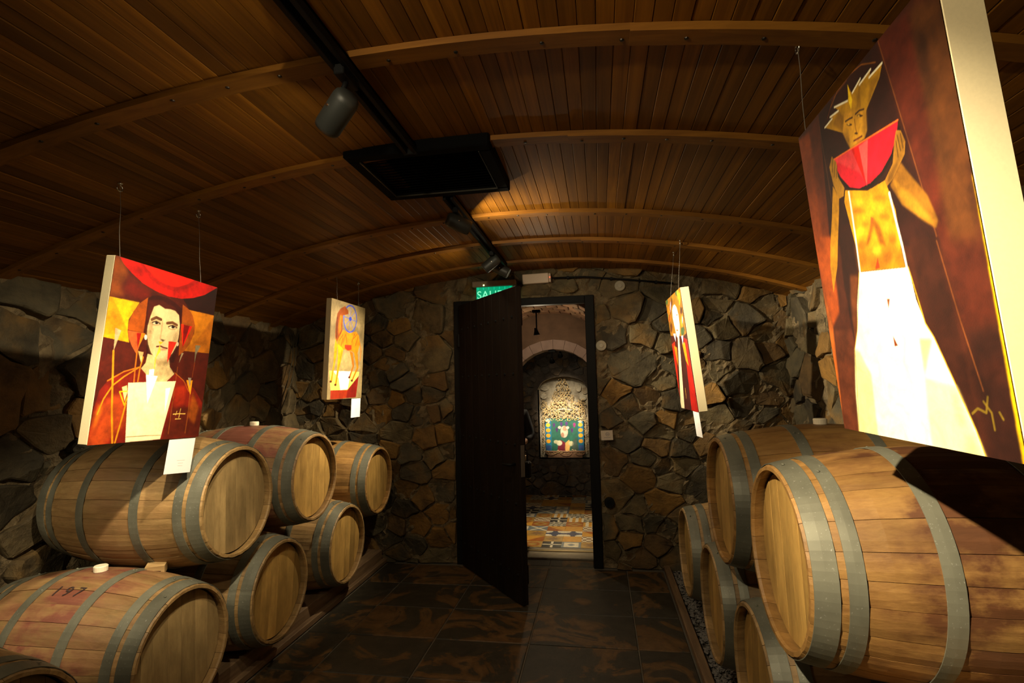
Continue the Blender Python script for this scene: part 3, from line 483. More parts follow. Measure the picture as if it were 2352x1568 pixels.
  ('P',(125,112,85),0.6,12,[(-0.003,0.241),(1.0,0.251),(1.0,0.401),(-0.003,0.401)]),
  ('P',(190,178,130),0.6,8,[(0.401,0.525),(0.606,0.507),(0.68,0.682),(0.301,0.707)]),
  ('L',(85,100,190),1.0,24,[(0.735,0.146),(0.734,0.174),(0.726,0.202),(0.71,0.228),(0.688,0.251),(0.66,0.271),(0.628,0.286),(0.592,0.297),(0.555,0.302),(0.518,0.302),(0.482,0.297),(0.448,0.286),(0.418,0.271),(0.392,0.252),(0.372,0.23),(0.359,0.205),(0.352,0.179),(0.352,0.152),(0.359,0.125),(0.373,0.1),(0.393,0.076),(0.419,0.056),(0.45,0.04),(0.485,0.028),(0.522,0.022),(0.56,0.021),(0.597,0.025),(0.633,0.035),(0.665,0.05),(0.692,0.069),(0.713,0.092),(0.728,0.118),(0.735,0.146)]),
  ('L',(110,120,196),1.0,10,[(0.728,0.174),(0.357,0.152)]),
  ('L',(110,120,196),1.0,10,[(0.656,0.267),(0.423,0.06)]),
  ('L',(110,120,196),1.0,10,[(0.518,0.296),(0.56,0.026)]),
  ('L',(110,120,196),1.0,10,[(0.396,0.248),(0.688,0.073)]),
  ('P',(70,88,190),1.0,0,[(0.587,0.159),(0.585,0.168),(0.576,0.176),(0.563,0.182),(0.547,0.185),(0.53,0.185),(0.516,0.181),(0.506,0.174),(0.502,0.166),(0.504,0.157),(0.512,0.149),(0.525,0.142),(0.541,0.139),(0.558,0.14),(0.572,0.143),(0.583,0.15)]),
  ('P',(152,86,16),1.0,0,[(0.328,0.057),(0.371,0.043),(0.475,0.081),(0.485,0.116),(0.327,0.144),(0.326,0.298),(0.28,0.366),(0.179,0.431),(0.142,0.375),(0.141,0.247),(0.171,0.143),(0.243,0.085)]),
  ('P',(205,140,30),0.8,2,[(0.251,0.145),(0.302,0.15),(0.296,0.3),(0.241,0.35),(0.216,0.26)]),
  ('P',(80,40,8),0.6,2,[(0.152,0.182),(0.192,0.169),(0.202,0.371),(0.163,0.409)]),
  ('P',(206,142,16),1.0,0,[(0.346,0.292),(0.53,0.312),(0.744,0.283),(0.833,0.322),(0.876,0.407),(0.8,0.532),(0.632,0.501),(0.526,0.499),(0.396,0.49),(0.301,0.529),(0.214,0.461),(0.207,0.407)]),
  ('L',(138,78,12),0.8,14,[(0.26,0.404),(0.352,0.343)]),
  ('L',(138,78,12),0.8,14,[(0.363,0.426),(0.416,0.339)]),
  ('L',(138,78,12),0.8,14,[(0.47,0.42),(0.432,0.328)]),
  ('L',(138,78,12),0.8,14,[(0.621,0.402),(0.692,0.311)]),
  ('L',(138,78,12),0.8,14,[(0.733,0.434),(0.807,0.338)]),
  ('L',(138,78,12),0.8,14,[(0.67,0.361),(0.775,0.306)]),
  ('L',(138,78,12),0.8,14,[(0.317,0.456),(0.357,0.38)]),
  ('P',(186,70,26),1.0,0,[(0.416,0.441),(0.611,0.436),(0.622,0.482),(0.513,0.499),(0.42,0.476)]),
  ('P',(240,224,128),1.0,0,[(0.032,0.717),(0.894,0.713),(0.88,0.757),(0.551,0.909),(0.089,0.907)]),
  ('P',(255,250,236),1.0,0,[(0.135,0.717),(0.631,0.712),(0.562,0.9),(0.352,0.908),(0.287,0.787)]),
  ('P',(176,72,36),1.0,0,[(0.089,0.907),(0.551,0.909),(0.536,0.993),(0.091,0.998)]),
  ('P',(150,44,30),1.0,0,[(0.551,0.909),(0.88,0.757),(0.822,0.988),(0.536,0.993)]),
  ('L',(130,40,22),0.6,7,[(0.151,0.911),(0.156,0.991)]),
  ('L',(130,40,22),0.6,7,[(0.233,0.912),(0.237,0.992)]),
  ('L',(130,40,22),0.6,7,[(0.328,0.912),(0.332,0.994)]),
  ('L',(130,40,22),0.6,7,[(0.426,0.913),(0.429,0.996)]),
  ('L',(110,28,20),0.6,7,[(0.624,0.881),(0.606,0.99)]),
  ('L',(110,28,20),0.6,7,[(0.699,0.848),(0.684,0.991)]),
  ('L',(110,28,20),0.6,7,[(0.776,0.815),(0.764,0.992)]),
  ('P',(212,162,18),1.0,0,[(0.161,0.392),(0.219,0.461),(0.205,0.568),(0.163,0.667),(0.116,0.826),(0.07,0.824),(0.129,0.641),(0.135,0.465)]),
  ('P',(228,172,14),1.0,0,[(0.221,0.442),(0.384,0.489),(0.34,0.599),(0.293,0.69),(0.237,0.86),(0.19,0.858),(0.238,0.691),(0.241,0.585)]),
  ('P',(192,122,22),1.0,0,[(0.566,0.499),(0.666,0.514),(0.723,0.653),(0.618,0.783),(0.573,0.78),(0.677,0.654)]),
  ('P',(212,142,18),1.0,0,[(0.701,0.512),(0.818,0.526),(0.862,0.668),(0.696,0.815),(0.656,0.812),(0.806,0.669)]),
  ('L',(190,130,18),1.0,22,[(0.863,0.389),(0.922,0.483),(0.904,0.586)]),
  ('P',(110,50,20),1.0,0,[(0.111,0.822),(0.109,0.827),(0.103,0.831),(0.094,0.833),(0.083,0.834),(0.071,0.833),(0.061,0.831),(0.055,0.827),(0.052,0.823),(0.053,0.818),(0.059,0.814),(0.068,0.812),(0.079,0.811),(0.091,0.811),(0.101,0.814),(0.108,0.818)]),
  ('P',(110,50,20),1.0,0,[(0.239,0.854),(0.237,0.859),(0.231,0.863),(0.222,0.865),(0.21,0.866),(0.198,0.865),(0.188,0.863),(0.181,0.859),(0.178,0.854),(0.18,0.85),(0.186,0.846),(0.195,0.843),(0.207,0.842),(0.218,0.843),(0.229,0.846),(0.236,0.85)]),
  ('P',(110,50,20),1.0,0,[(0.625,0.777),(0.623,0.782),(0.616,0.786),(0.606,0.789),(0.593,0.79),(0.58,0.789),(0.569,0.787),(0.561,0.782),(0.558,0.778),(0.56,0.773),(0.566,0.769),(0.577,0.766),(0.59,0.765),(0.603,0.765),(0.614,0.768),(0.622,0.772)]),
  ('P',(110,50,20),1.0,0,[(0.708,0.81),(0.706,0.815),(0.699,0.819),(0.688,0.822),(0.675,0.823),(0.662,0.822),(0.651,0.819),(0.643,0.815),(0.64,0.811),(0.642,0.806),(0.648,0.801),(0.659,0.799),(0.672,0.798),(0.686,0.798),(0.697,0.801),(0.705,0.805)]),
  ('L',(120,70,10),0.7,9,[(0.347,0.5),(0.311,0.6),(0.264,0.708),(0.22,0.852)]),
  ('L',(120,60,10),0.7,9,[(0.827,0.526),(0.856,0.668),(0.685,0.812)]),
 ],
 'saint': [
  ('P',(72,24,16),1.0,0,[(-0.1,-0.1),(1.1,-0.1),(1.1,1.1),(-0.1,1.1)]),
  ('P',(150,108,26),1.0,0,[(-0.053,-0.006),(0.995,-0.002),(0.974,0.369),(0.803,0.383),(-0.046,0.326)]),
  ('P',(60,105,60),0.9,1,[(0.16,0.027),(0.141,0.035),(0.114,0.041),(0.083,0.044),(0.052,0.044),(0.027,0.04),(0.011,0.033),(0.007,0.024),(0.016,0.015),(0.036,0.007),(0.063,0.001),(0.094,-0.002),(0.124,-0.001),(0.149,0.003),(0.164,0.009),(0.168,0.018)]),
  ('P',(205,125,22),0.9,1,[(0.249,0.114),(0.221,0.127),(0.179,0.138),(0.13,0.143),(0.082,0.143),(0.042,0.137),(0.017,0.126),(0.01,0.112),(0.024,0.097),(0.055,0.084),(0.098,0.074),(0.146,0.069),(0.193,0.069),(0.23,0.075),(0.254,0.086),(0.261,0.099)]),
  ('P',(205,170,40),0.9,1,[(0.874,0.045),(0.852,0.059),(0.826,0.071),(0.799,0.078),(0.776,0.08),(0.759,0.075),(0.753,0.065),(0.757,0.051),(0.772,0.035),(0.794,0.021),(0.82,0.009),(0.847,0.003),(0.869,0.002),(0.885,0.006),(0.891,0.016),(0.887,0.03)]),
  ('P',(60,120,70),0.9,1,[(0.791,0.02),(0.777,0.028),(0.759,0.035),(0.74,0.039),(0.723,0.04),(0.71,0.036),(0.704,0.03),(0.705,0.022),(0.713,0.012),(0.728,0.004),(0.746,-0.003),(0.764,-0.007),(0.781,-0.007),(0.794,-0.004),(0.8,0.002),(0.799,0.011)]),
  ('P',(215,130,20),0.9,1,[(0.596,0.028),(0.577,0.039),(0.554,0.047),(0.529,0.052),(0.507,0.053),(0.492,0.049),(0.484,0.041),(0.487,0.031),(0.498,0.019),(0.518,0.008),(0.541,-0.0),(0.565,-0.005),(0.586,-0.005),(0.601,-0.001),(0.609,0.006),(0.607,0.017)]),
  ('P',(50,95,60),0.9,1,[(0.885,0.345),(0.864,0.358),(0.832,0.369),(0.792,0.375),(0.751,0.376),(0.715,0.372),(0.691,0.363),(0.682,0.35),(0.689,0.336),(0.712,0.323),(0.746,0.312),(0.786,0.306),(0.826,0.305),(0.859,0.31),(0.882,0.319),(0.892,0.331)]),
  ('P',(215,180,30),0.9,1,[(0.932,0.084),(0.907,0.102),(0.878,0.117),(0.85,0.127),(0.825,0.129),(0.81,0.124),(0.805,0.111),(0.813,0.094),(0.83,0.076),(0.856,0.058),(0.884,0.044),(0.912,0.035),(0.935,0.033),(0.95,0.039),(0.954,0.05),(0.948,0.066)]),
  ('P',(205,110,20),0.9,1,[(0.219,0.184),(0.196,0.195),(0.162,0.203),(0.12,0.207),(0.079,0.207),(0.043,0.203),(0.02,0.194),(0.012,0.183),(0.021,0.171),(0.046,0.16),(0.082,0.152),(0.123,0.148),(0.164,0.149),(0.198,0.153),(0.22,0.162),(0.227,0.172)]),
  ('P',(70,30,15),0.9,1,[(0.449,0.061),(0.427,0.074),(0.402,0.084),(0.377,0.091),(0.356,0.092),(0.343,0.088),(0.339,0.079),(0.345,0.067),(0.361,0.054),(0.382,0.041),(0.407,0.031),(0.432,0.025),(0.452,0.024),(0.465,0.028),(0.469,0.036),(0.463,0.048)]),
  ('P',(70,32,15),0.9,1,[(0.953,0.184),(0.938,0.194),(0.915,0.201),(0.888,0.206),(0.86,0.206),(0.837,0.202),(0.822,0.195),(0.817,0.185),(0.823,0.175),(0.839,0.166),(0.863,0.158),(0.89,0.154),(0.916,0.154),(0.939,0.158),(0.953,0.165),(0.958,0.174)]),
  ('P',(200,170,210),0.9,1,[(0.311,0.089),(0.284,0.106),(0.257,0.12),(0.232,0.129),(0.215,0.132),(0.208,0.127),(0.212,0.116),(0.227,0.101),(0.25,0.084),(0.277,0.067),(0.304,0.053),(0.327,0.045),(0.343,0.043),(0.35,0.047),(0.346,0.057),(0.333,0.072)]),
  ('P',(190,150,35),0.9,1,[(0.922,0.267),(0.898,0.285),(0.865,0.299),(0.827,0.308),(0.792,0.31),(0.764,0.304),(0.748,0.293),(0.747,0.276),(0.76,0.258),(0.786,0.24),(0.82,0.227),(0.856,0.219),(0.89,0.217),(0.917,0.223),(0.932,0.234),(0.934,0.25)]),
  ('P',(100,50,18),0.9,1,[(0.199,0.269),(0.172,0.284),(0.139,0.297),(0.104,0.306),(0.073,0.308),(0.051,0.303),(0.042,0.293),(0.046,0.278),(0.064,0.262),(0.092,0.246),(0.125,0.234),(0.159,0.226),(0.189,0.225),(0.209,0.229),(0.219,0.239),(0.215,0.253)]),
  ('P',(60,110,80),0.9,1,[(0.026,0.15),(0.005,0.161),(-0.018,0.17),(-0.042,0.176),(-0.062,0.177),(-0.075,0.173),(-0.079,0.166),(-0.074,0.156),(-0.059,0.144),(-0.039,0.133),(-0.015,0.125),(0.009,0.119),(0.028,0.118),(0.041,0.122),(0.045,0.129),(0.039,0.139)]),
  ('P',(200,190,220),0.9,1,[(0.905,0.257),(0.892,0.267),(0.877,0.276),(0.862,0.281),(0.849,0.283),(0.841,0.28),(0.839,0.273),(0.843,0.264),(0.852,0.253),(0.865,0.243),(0.88,0.235),(0.895,0.229),(0.907,0.228),(0.915,0.231),(0.917,0.237),(0.914,0.246)]),
  ('L',(48,24,12),0.8,20,[(0.167,0.057),(0.244,0.124),(0.051,0.195),(0.103,0.286)]),
  ('L',(48,24,12),0.8,20,[(0.668,-0.01),(0.782,0.045),(0.812,0.11)]),
  ('L',(48,24,12),0.8,20,[(0.871,0.151),(0.977,0.214),(0.87,0.284),(0.912,0.346)]),
  ('L',(48,24,12),0.8,20,[(0.018,0.066),(0.109,0.156),(0.119,0.243)]),
  ('P',(190,40,12),1.0,0,[(-0.022,0.411),(0.227,0.395),(-0.036,0.996),(-0.071,0.828)]),
  ('P',(222,132,14),1,1,[(0.114,0.427),(0.308,0.456),(0.205,0.617)]),
  ('P',(232,218,184),1.0,0,[(0.448,0.374),(0.548,0.378),(0.211,0.996),(-0.038,0.998)]),
  ('P',(66,24,20),1.0,0,[(0.542,0.384),(0.793,0.393),(0.625,1.001),(0.211,0.996)]),
  ('P',(172,26,12),1.0,0,[(0.793,0.393),(0.953,0.42),(0.977,1.003),(0.625,1.001)]),
  ('P',(226,150,14),1,1,[(0.662,0.432),(0.822,0.437),(0.837,0.63),(0.724,0.582)]),
  ('P',(202,192,216),1.0,0,[(0.189,0.322),(0.358,0.332),(0.287,0.403)]),
  ('P',(202,192,216),1.0,0,[(0.665,0.372),(0.787,0.377),(0.704,0.45)]),
  ('P',(238,233,210),1.0,0,[(0.357,0.122),(0.451,0.095),(0.57,0.095),(0.656,0.13),(0.698,0.195),(0.683,0.274),(0.627,0.344),(0.505,0.388),(0.397,0.361),(0.36,0.277),(0.322,0.19)]),
  ('L',(110,70,40),1.0,14,[(0.373,0.183),(0.414,0.196)]),
  ('L',(110,70,40),1.0,14,[(0.571,0.186),(0.642,0.191)]),
  ('L',(150,110,70),1.0,10,[(0.53,0.194),(0.477,0.262)]),
  ('L',(130,60,40),1.0,16,[(0.437,0.308),(0.541,0.316)]),
  ('L',(225,182,92),1.0,10,[(0.446,0.815),(0.413,0.901)]),
 ],
 'retable': [
  ('P',(30,120,160),1.0,0,[(-0.1,-0.1),(1.1,-0.1),(1.1,1.1),(-0.1,1.1)]),
  ('P',(40,105,92),1.0,0,[(0.16,0.0),(0.848,0.0),(0.848,1.0),(0.16,1.0)]),
  ('P',(82,50,120),1.0,0,[(0.267,0.2),(0.265,0.22),(0.257,0.238),(0.245,0.249),(0.232,0.253),(0.219,0.249),(0.207,0.238),(0.199,0.22),(0.197,0.2),(0.199,0.18),(0.207,0.162),(0.219,0.151),(0.232,0.147),(0.245,0.151),(0.257,0.162),(0.265,0.18)]),
  ('P',(82,50,120),1.0,0,[(0.253,0.248),(0.251,0.262),(0.247,0.275),(0.24,0.283),(0.232,0.286),(0.224,0.283),(0.217,0.275),(0.213,0.262),(0.211,0.248),(0.213,0.233),(0.217,0.221),(0.224,0.212),(0.232,0.21),(0.24,0.212),(0.247,0.221),(0.251,0.233)]),
  ('P',(82,50,125),1.0,0,[(0.459,0.171),(0.457,0.192),(0.449,0.209),(0.437,0.221),(0.424,0.225),(0.411,0.221),(0.399,0.209),(0.391,0.192),(0.389,0.171),(0.391,0.151),(0.399,0.134),(0.411,0.122),(0.424,0.118),(0.437,0.122),(0.449,0.134),(0.457,0.151)]),
  ('P',(82,50,125),1.0,0,[(0.445,0.219),(0.443,0.234),(0.439,0.246),(0.432,0.254),(0.424,0.257),(0.416,0.254),(0.409,0.246),(0.405,0.234),(0.403,0.219),(0.405,0.204),(0.409,0.192),(0.416,0.184),(0.424,0.181),(0.432,0.184),(0.439,0.192),(0.443,0.204)]),
  ('P',(88,55,130),1.0,0,[(0.595,0.162),(0.593,0.182),(0.585,0.2),(0.573,0.211),(0.56,0.215),(0.547,0.211),(0.535,0.2),(0.527,0.182),(0.525,0.162),(0.527,0.141),(0.535,0.124),(0.547,0.113),(0.56,0.109),(0.573,0.113),(0.585,0.124),(0.593,0.141)]),
  ('P',(88,55,130),1.0,0,[(0.581,0.21),(0.579,0.224),(0.575,0.236),(0.568,0.245),(0.56,0.248),(0.552,0.245),(0.545,0.236),(0.541,0.224),(0.539,0.21),(0.541,0.195),(0.545,0.183),(0.552,0.174),(0.56,0.171),(0.568,0.174),(0.575,0.183),(0.579,0.195)]),
  ('P',(150,45,130),1.0,0,[(0.795,0.2),(0.793,0.22),(0.785,0.238),(0.773,0.249),(0.76,0.253),(0.747,0.249),(0.735,0.238),(0.727,0.22),(0.725,0.2),(0.727,0.18),(0.735,0.162),(0.747,0.151),(0.76,0.147),(0.773,0.151),(0.785,0.162),(0.793,0.18)]),
  ('P',(150,45,130),1.0,0,[(0.781,0.248),(0.779,0.262),(0.775,0.275),(0.768,0.283),(0.76,0.286),(0.752,0.283),(0.745,0.275),(0.741,0.262),(0.739,0.248),(0.741,0.233),(0.745,0.221),(0.752,0.212),(0.76,0.21),(0.768,0.212),(0.775,0.221),(0.779,0.233)]),
  ('P',(70,45,110),1.0,0,[(0.339,0.343),(0.337,0.363),(0.329,0.381),(0.317,0.392),(0.304,0.396),(0.291,0.392),(0.279,0.381),(0.271,0.363),(0.269,0.343),(0.271,0.322),(0.279,0.305),(0.291,0.294),(0.304,0.29),(0.317,0.294),(0.329,0.305),(0.337,0.322)]),
  ('P',(70,45,110),1.0,0,[(0.325,0.39),(0.323,0.405),(0.319,0.417),(0.312,0.426),(0.304,0.429),(0.296,0.426),(0.289,0.417),(0.285,0.405),(0.283,0.39),(0.285,0.376),(0.289,0.364),(0.296,0.355),(0.304,0.352),(0.312,0.355),(0.319,0.364),(0.323,0.376)]),
  ('P',(80,45,120),1.0,0,[(0.731,0.362),(0.729,0.382),(0.721,0.4),(0.709,0.411),(0.696,0.415),(0.683,0.411),(0.671,0.4),(0.663,0.382),(0.661,0.362),(0.663,0.341),(0.671,0.324),(0.683,0.313),(0.696,0.309),(0.709,0.313),(0.721,0.324),(0.729,0.341)]),
  ('P',(80,45,120),1.0,0,[(0.717,0.41),(0.715,0.424),(0.711,0.436),(0.704,0.445),(0.696,0.448),(0.688,0.445),(0.681,0.436),(0.677,0.424),(0.675,0.41),(0.677,0.395),(0.681,0.383),(0.688,0.374),(0.696,0.371),(0.704,0.374),(0.711,0.383),(0.715,0.395)]),
  ('P',(225,195,180),1.0,0,[(0.589,0.419),(0.581,0.488),(0.561,0.547),(0.53,0.586),(0.493,0.6),(0.456,0.586),(0.425,0.547),(0.404,0.488),(0.397,0.419),(0.404,0.35),(0.425,0.291),(0.456,0.252),(0.493,0.238),(0.53,0.252),(0.561,0.291),(0.581,0.35)]),
  ('P',(170,130,110),1.0,0,[(0.49,0.514),(0.486,0.543),(0.477,0.568),(0.464,0.585),(0.448,0.59),(0.432,0.585),(0.419,0.568),(0.41,0.543),(0.406,0.514),(0.41,0.485),(0.419,0.46),(0.432,0.444),(0.448,0.438),(0.464,0.444),(0.477,0.46),(0.486,0.485)]),
  ('P',(225,150,130),1.0,0,[(0.568,0.324),(0.564,0.353),(0.552,0.378),(0.533,0.394),(0.512,0.4),(0.491,0.394),(0.472,0.378),(0.46,0.353),(0.456,0.324),(0.46,0.295),(0.472,0.27),(0.491,0.253),(0.512,0.248),(0.533,0.253),(0.552,0.27),(0.564,0.295)]),
  ('P',(120,30,55),1.0,0,[(0.4,0.667),(0.512,0.743),(0.504,1.0),(0.304,1.0),(0.32,0.857)]),
  ('P',(222,178,110),1.0,0,[(0.512,0.762),(0.608,0.667),(0.656,0.762),(0.608,1.0),(0.504,1.0)]),
  ('P',(210,205,180),1.0,0,[(0.432,0.762),(0.427,0.793),(0.411,0.818),(0.388,0.836),(0.36,0.842),(0.332,0.836),(0.309,0.818),(0.293,0.793),(0.288,0.762),(0.293,0.731),(0.309,0.705),(0.332,0.688),(0.36,0.682),(0.388,0.688),(0.411,0.705),(0.427,0.731)]),
  ('P',(190,190,160),1.0,0,[(0.33,0.724),(0.325,0.746),(0.313,0.764),(0.294,0.777),(0.272,0.781),(0.25,0.777),(0.231,0.764),(0.219,0.746),(0.214,0.724),(0.219,0.702),(0.231,0.683),(0.25,0.671),(0.272,0.667),(0.294,0.671),(0.313,0.683),(0.325,0.702)]),
  ('P',(200,200,165),1.0,0,[(0.731,0.781),(0.726,0.81),(0.712,0.835),(0.69,0.851),(0.664,0.857),(0.638,0.851),(0.616,0.835),(0.602,0.81),(0.597,0.781),(0.602,0.752),(0.616,0.727),(0.638,0.711),(0.664,0.705),(0.69,0.711),(0.712,0.727),(0.726,0.752)]),
  ('P',(228,215,200),1.0,0,[(0.418,0.286),(0.414,0.302),(0.405,0.315),(0.392,0.324),(0.376,0.328),(0.36,0.324),(0.347,0.315),(0.338,0.302),(0.334,0.286),(0.338,0.27),(0.347,0.256),(0.36,0.247),(0.376,0.244),(0.392,0.247),(0.405,0.256),(0.414,0.27)]),
  ('P',(228,215,200),1.0,0,[(0.626,0.295),(0.622,0.311),(0.613,0.325),(0.6,0.334),(0.584,0.337),(0.568,0.334),(0.555,0.325),(0.546,0.311),(0.542,0.295),(0.546,0.279),(0.555,0.266),(0.568,0.257),(0.584,0.253),(0.6,0.257),(0.613,0.266),(0.622,0.279)]),
  ('P',(90,95,90),0.7,2,[(0.704,0.705),(0.8,0.61),(0.848,1.0),(0.656,1.0)]),
  ('P',(215,190,60),1.0,0,[(0.134,0.21),(0.13,0.233),(0.118,0.253),(0.099,0.266),(0.077,0.27),(0.055,0.266),(0.036,0.253),(0.024,0.233),(0.019,0.21),(0.024,0.186),(0.036,0.166),(0.055,0.153),(0.077,0.149),(0.099,0.153),(0.118,0.166),(0.13,0.186)]),
  ('P',(215,190,60),1.0,0,[(0.973,0.21),(0.968,0.233),(0.956,0.253),(0.937,0.266),(0.915,0.27),(0.893,0.266),(0.874,0.253),(0.862,0.233),(0.858,0.21),(0.862,0.186),(0.874,0.166),(0.893,0.153),(0.915,0.149),(0.937,0.153),(0.956,0.166),(0.968,0.186)]),
  ('P',(225,170,40),1.0,0,[(0.134,0.371),(0.13,0.395),(0.118,0.415),(0.099,0.428),(0.077,0.432),(0.055,0.428),(0.036,0.415),(0.024,0.395),(0.019,0.371),(0.024,0.348),(0.036,0.328),(0.055,0.315),(0.077,0.31),(0.099,0.315),(0.118,0.328),(0.13,0.348)]),
  ('P',(225,170,40),1.0,0,[(0.973,0.371),(0.968,0.395),(0.956,0.415),(0.937,0.428),(0.915,0.432),(0.893,0.428),(0.874,0.415),(0.862,0.395),(0.858,0.371),(0.862,0.348),(0.874,0.328),(0.893,0.315),(0.915,0.31),(0.937,0.315),(0.956,0.328),(0.968,0.348)]),
  ('P',(220,170,40),1.0,0,[(0.134,0.533),(0.13,0.557),(0.118,0.576),(0.099,0.59),(0.077,0.594),(0.055,0.59),(0.036,0.576),(0.024,0.557),(0.019,0.533),(0.024,0.51),(0.036,0.49),(0.055,0.477),(0.077,0.472),(0.099,0.477),(0.118,0.49),(0.13,0.51)]),
  ('P',(220,170,40),1.0,0,[(0.973,0.533),(0.968,0.557),(0.956,0.576),(0.937,0.59),(0.915,0.594),(0.893,0.59),(0.874,0.576),(0.862,0.557),(0.858,0.533),(0.862,0.51),(0.874,0.49),(0.893,0.477),(0.915,0.472),(0.937,0.477),(0.956,0.49),(0.968,0.51)]),
  ('P',(220,165,40),1.0,0,[(0.134,0.705),(0.13,0.728),(0.118,0.748),(0.099,0.761),(0.077,0.766),(0.055,0.761),(0.036,0.748),(0.024,0.728),(0.019,0.705),(0.024,0.681),(0.036,0.662),(0.055,0.648),(0.077,0.644),(0.099,0.648),(0.118,0.662),(0.13,0.681)]),
  ('P',(220,165,40),1.0,0,[(0.973,0.705),(0.968,0.728),(0.956,0.748),(0.937,0.761),(0.915,0.766),(0.893,0.761),(0.874,0.748),(0.862,0.728),(0.858,0.705),(0.862,0.681),(0.874,0.662),(0.893,0.648),(0.915,0.644),(0.937,0.648),(0.956,0.662),(0.968,0.681)]),
  ('P',(210,200,185),1.0,0,[(0.131,0.086),(0.127,0.11),(0.115,0.132),(0.098,0.146),(0.077,0.15),(0.056,0.146),(0.038,0.132),(0.027,0.11),(0.022,0.086),(0.027,0.061),(0.038,0.04),(0.056,0.026),(0.077,0.021),(0.098,0.026),(0.115,0.04),(0.127,0.061)]),
  ('P',(60,90,150),1.0,0,[(0.016,0.829),(0.138,0.829),(0.138,0.971),(0.016,0.971)]),
  ('P',(210,200,185),1.0,0,[(0.97,0.086),(0.965,0.11),(0.954,0.132),(0.936,0.146),(0.915,0.15),(0.894,0.146),(0.877,0.132),(0.865,0.11),(0.861,0.086),(0.865,0.061),(0.877,0.04),(0.894,0.026),(0.915,0.021),(0.936,0.026),(0.954,0.04),(0.965,0.061)]),
  ('P',(60,90,150),1.0,0,[(0.854,0.829),(0.976,0.829),(0.976,0.971),(0.854,0.971)]),
 ],
}
# ------------------------------------------------------------------ the room
XL, XR, YB, YR = -3.05, 1.68, 4.97, -1.6
DX0, DX1, DZ = -1.29, -0.105, 2.42          # door opening
def ceil_z(x):
    c = (XR-XL)/2; xc = (XL+XR)/2; s = .42; R = (c*c+s*s)/2/s
    return EYE+.63+(x-XL)/(XR-XL)*.10+math.sqrt(max(0, R*R-(x-xc)**2))-(R-s)
def ceil_slope(x): return (ceil_z(x+.005)-ceil_z(x-.005))/.01

def build_ceiling():
    n = 40; vs = []; fs = []
    for i in range(n+1):
        x = XL-.25+(XR-XL+.5)*i/n
        for y in (YR-.2, YB+.3): vs.append((x, y, ceil_z(min(max(x, XL), XR))+.018))
        for y in (YR-.2, YB+.3): vs.append((x, y, ceil_z(min(max(x, XL), XR))+.075))
    for i in range(n):
        a, b = 4*i, 4*i+4; fs += [(a, b, b+1, a+1), (a+2, a+3, b+3, b+2)]
    root = obj('ceiling', mesh('ceiling', vs, fs, mat=M_CEILBACK)); tag(root, 'shallow vaulted ceiling of narrow brown boards', kind='structure')
    R = rnd(5); npl = 86; ribs = [1.56, 2.23, 3.25, 3.90, 4.55]
    w = (XR-XL)/npl; hw = w/2-.0007; t = .013; ch = .0018
    cs = [(-hw, t), (-hw, ch), (-hw+ch, 0), (hw-ch, 0), (hw, ch), (hw, t)]
    vs = [(x, -.5, z) for x, z in cs]+[(x, .5, z) for x, z in cs]; k = len(cs)
    fs = [(i, (i+1) % k, k+(i+1) % k, k+i) for i in range(k)]+[tuple(range(k))[::-1], tuple(range(k, 2*k))]
    pm = mesh('plank', vs, fs, mat=M_PLANK)
    for i in range(npl):
        x = XL+w*(i+.5); cuts = sorted(R.sample([.35]+ribs[:4], 2)); ys = [YR]+cuts+[YB+.2]
        for a, b in zip(ys[:-1], ys[1:]):
            o = obj('plank', pm, root); o.location = (x, (a+b)/2, ceil_z(x)+R.uniform(-.0015, .0025)); o.scale = (1.0/math.cos(math.atan(ceil_slope(x))), b-a-.001, 1)
            o.rotation_euler = (0, -math.atan(ceil_slope(x)), 0)
    # curved ribs nailed under the boards
    for q, yr in enumerate([.55]+ribs):
        tr = obj('trim_%d' % (q+1), None, loc=(0, yr, 0)); tag(tr, 'curved wooden rib nailed across the ceiling boards, number %d from the near end' % (q+1), kind='structure')
        tr['label'] = ['curved wooden rib across the ceiling above the camera', 'curved ceiling rib nearest the top edge, crossed by the first spotlight', 'curved ceiling rib running into the black vent panel', 'curved ceiling rib just beyond the black vent panel', 'curved ceiling rib fourth from the top edge of the picture', 'curved ceiling rib closest to the far stone wall'][q]
        jx = R.uniform(-.25, .25)
        for (xa, xb, th) in ((XL, jx, .022), (jx, XR, .026)):
            m = 22; vs = []; fs = []
            for i in range(m+1):
                x = xa+(xb-xa)*i/m; z = ceil_z(x)
                vs += [(x, -.036, z), (x, -.036, z-th), (x, .036, z-th), (x, .036, z)]
            for i in range(m):
                for e in range(4): fs.append((4*i+e, 4*i+(e+1) % 4, 4*i+4+(e+1) % 4, 4*i+4+e))
            fs += [(0, 3, 2, 1), (4*m, 4*m+1, 4*m+2, 4*m+3)]
            obj('rib_board', mesh('rib_board', vs, fs, mat=M_RIB), tr)
        sm = MB().lathe([(.0, -.002), (.006, -.0015), (.007, .0)], 8).v
        if q == 0: SCREW = MB().lathe([(.0075, .0), (.006, -.003), (.0005, -.0035)], 8).build('screw', M_SCREW); SM = SCREW.data; bpy.data.objects.remove(SCREW)
        x = XL+.12
        while x < XR-.05:
            o = obj('screw', SM, tr, (x, R.uniform(-.012, .012), ceil_z(x)-(.022 if x < jx else .026))); x += R.uniform(.17, .33)
build_ceiling()

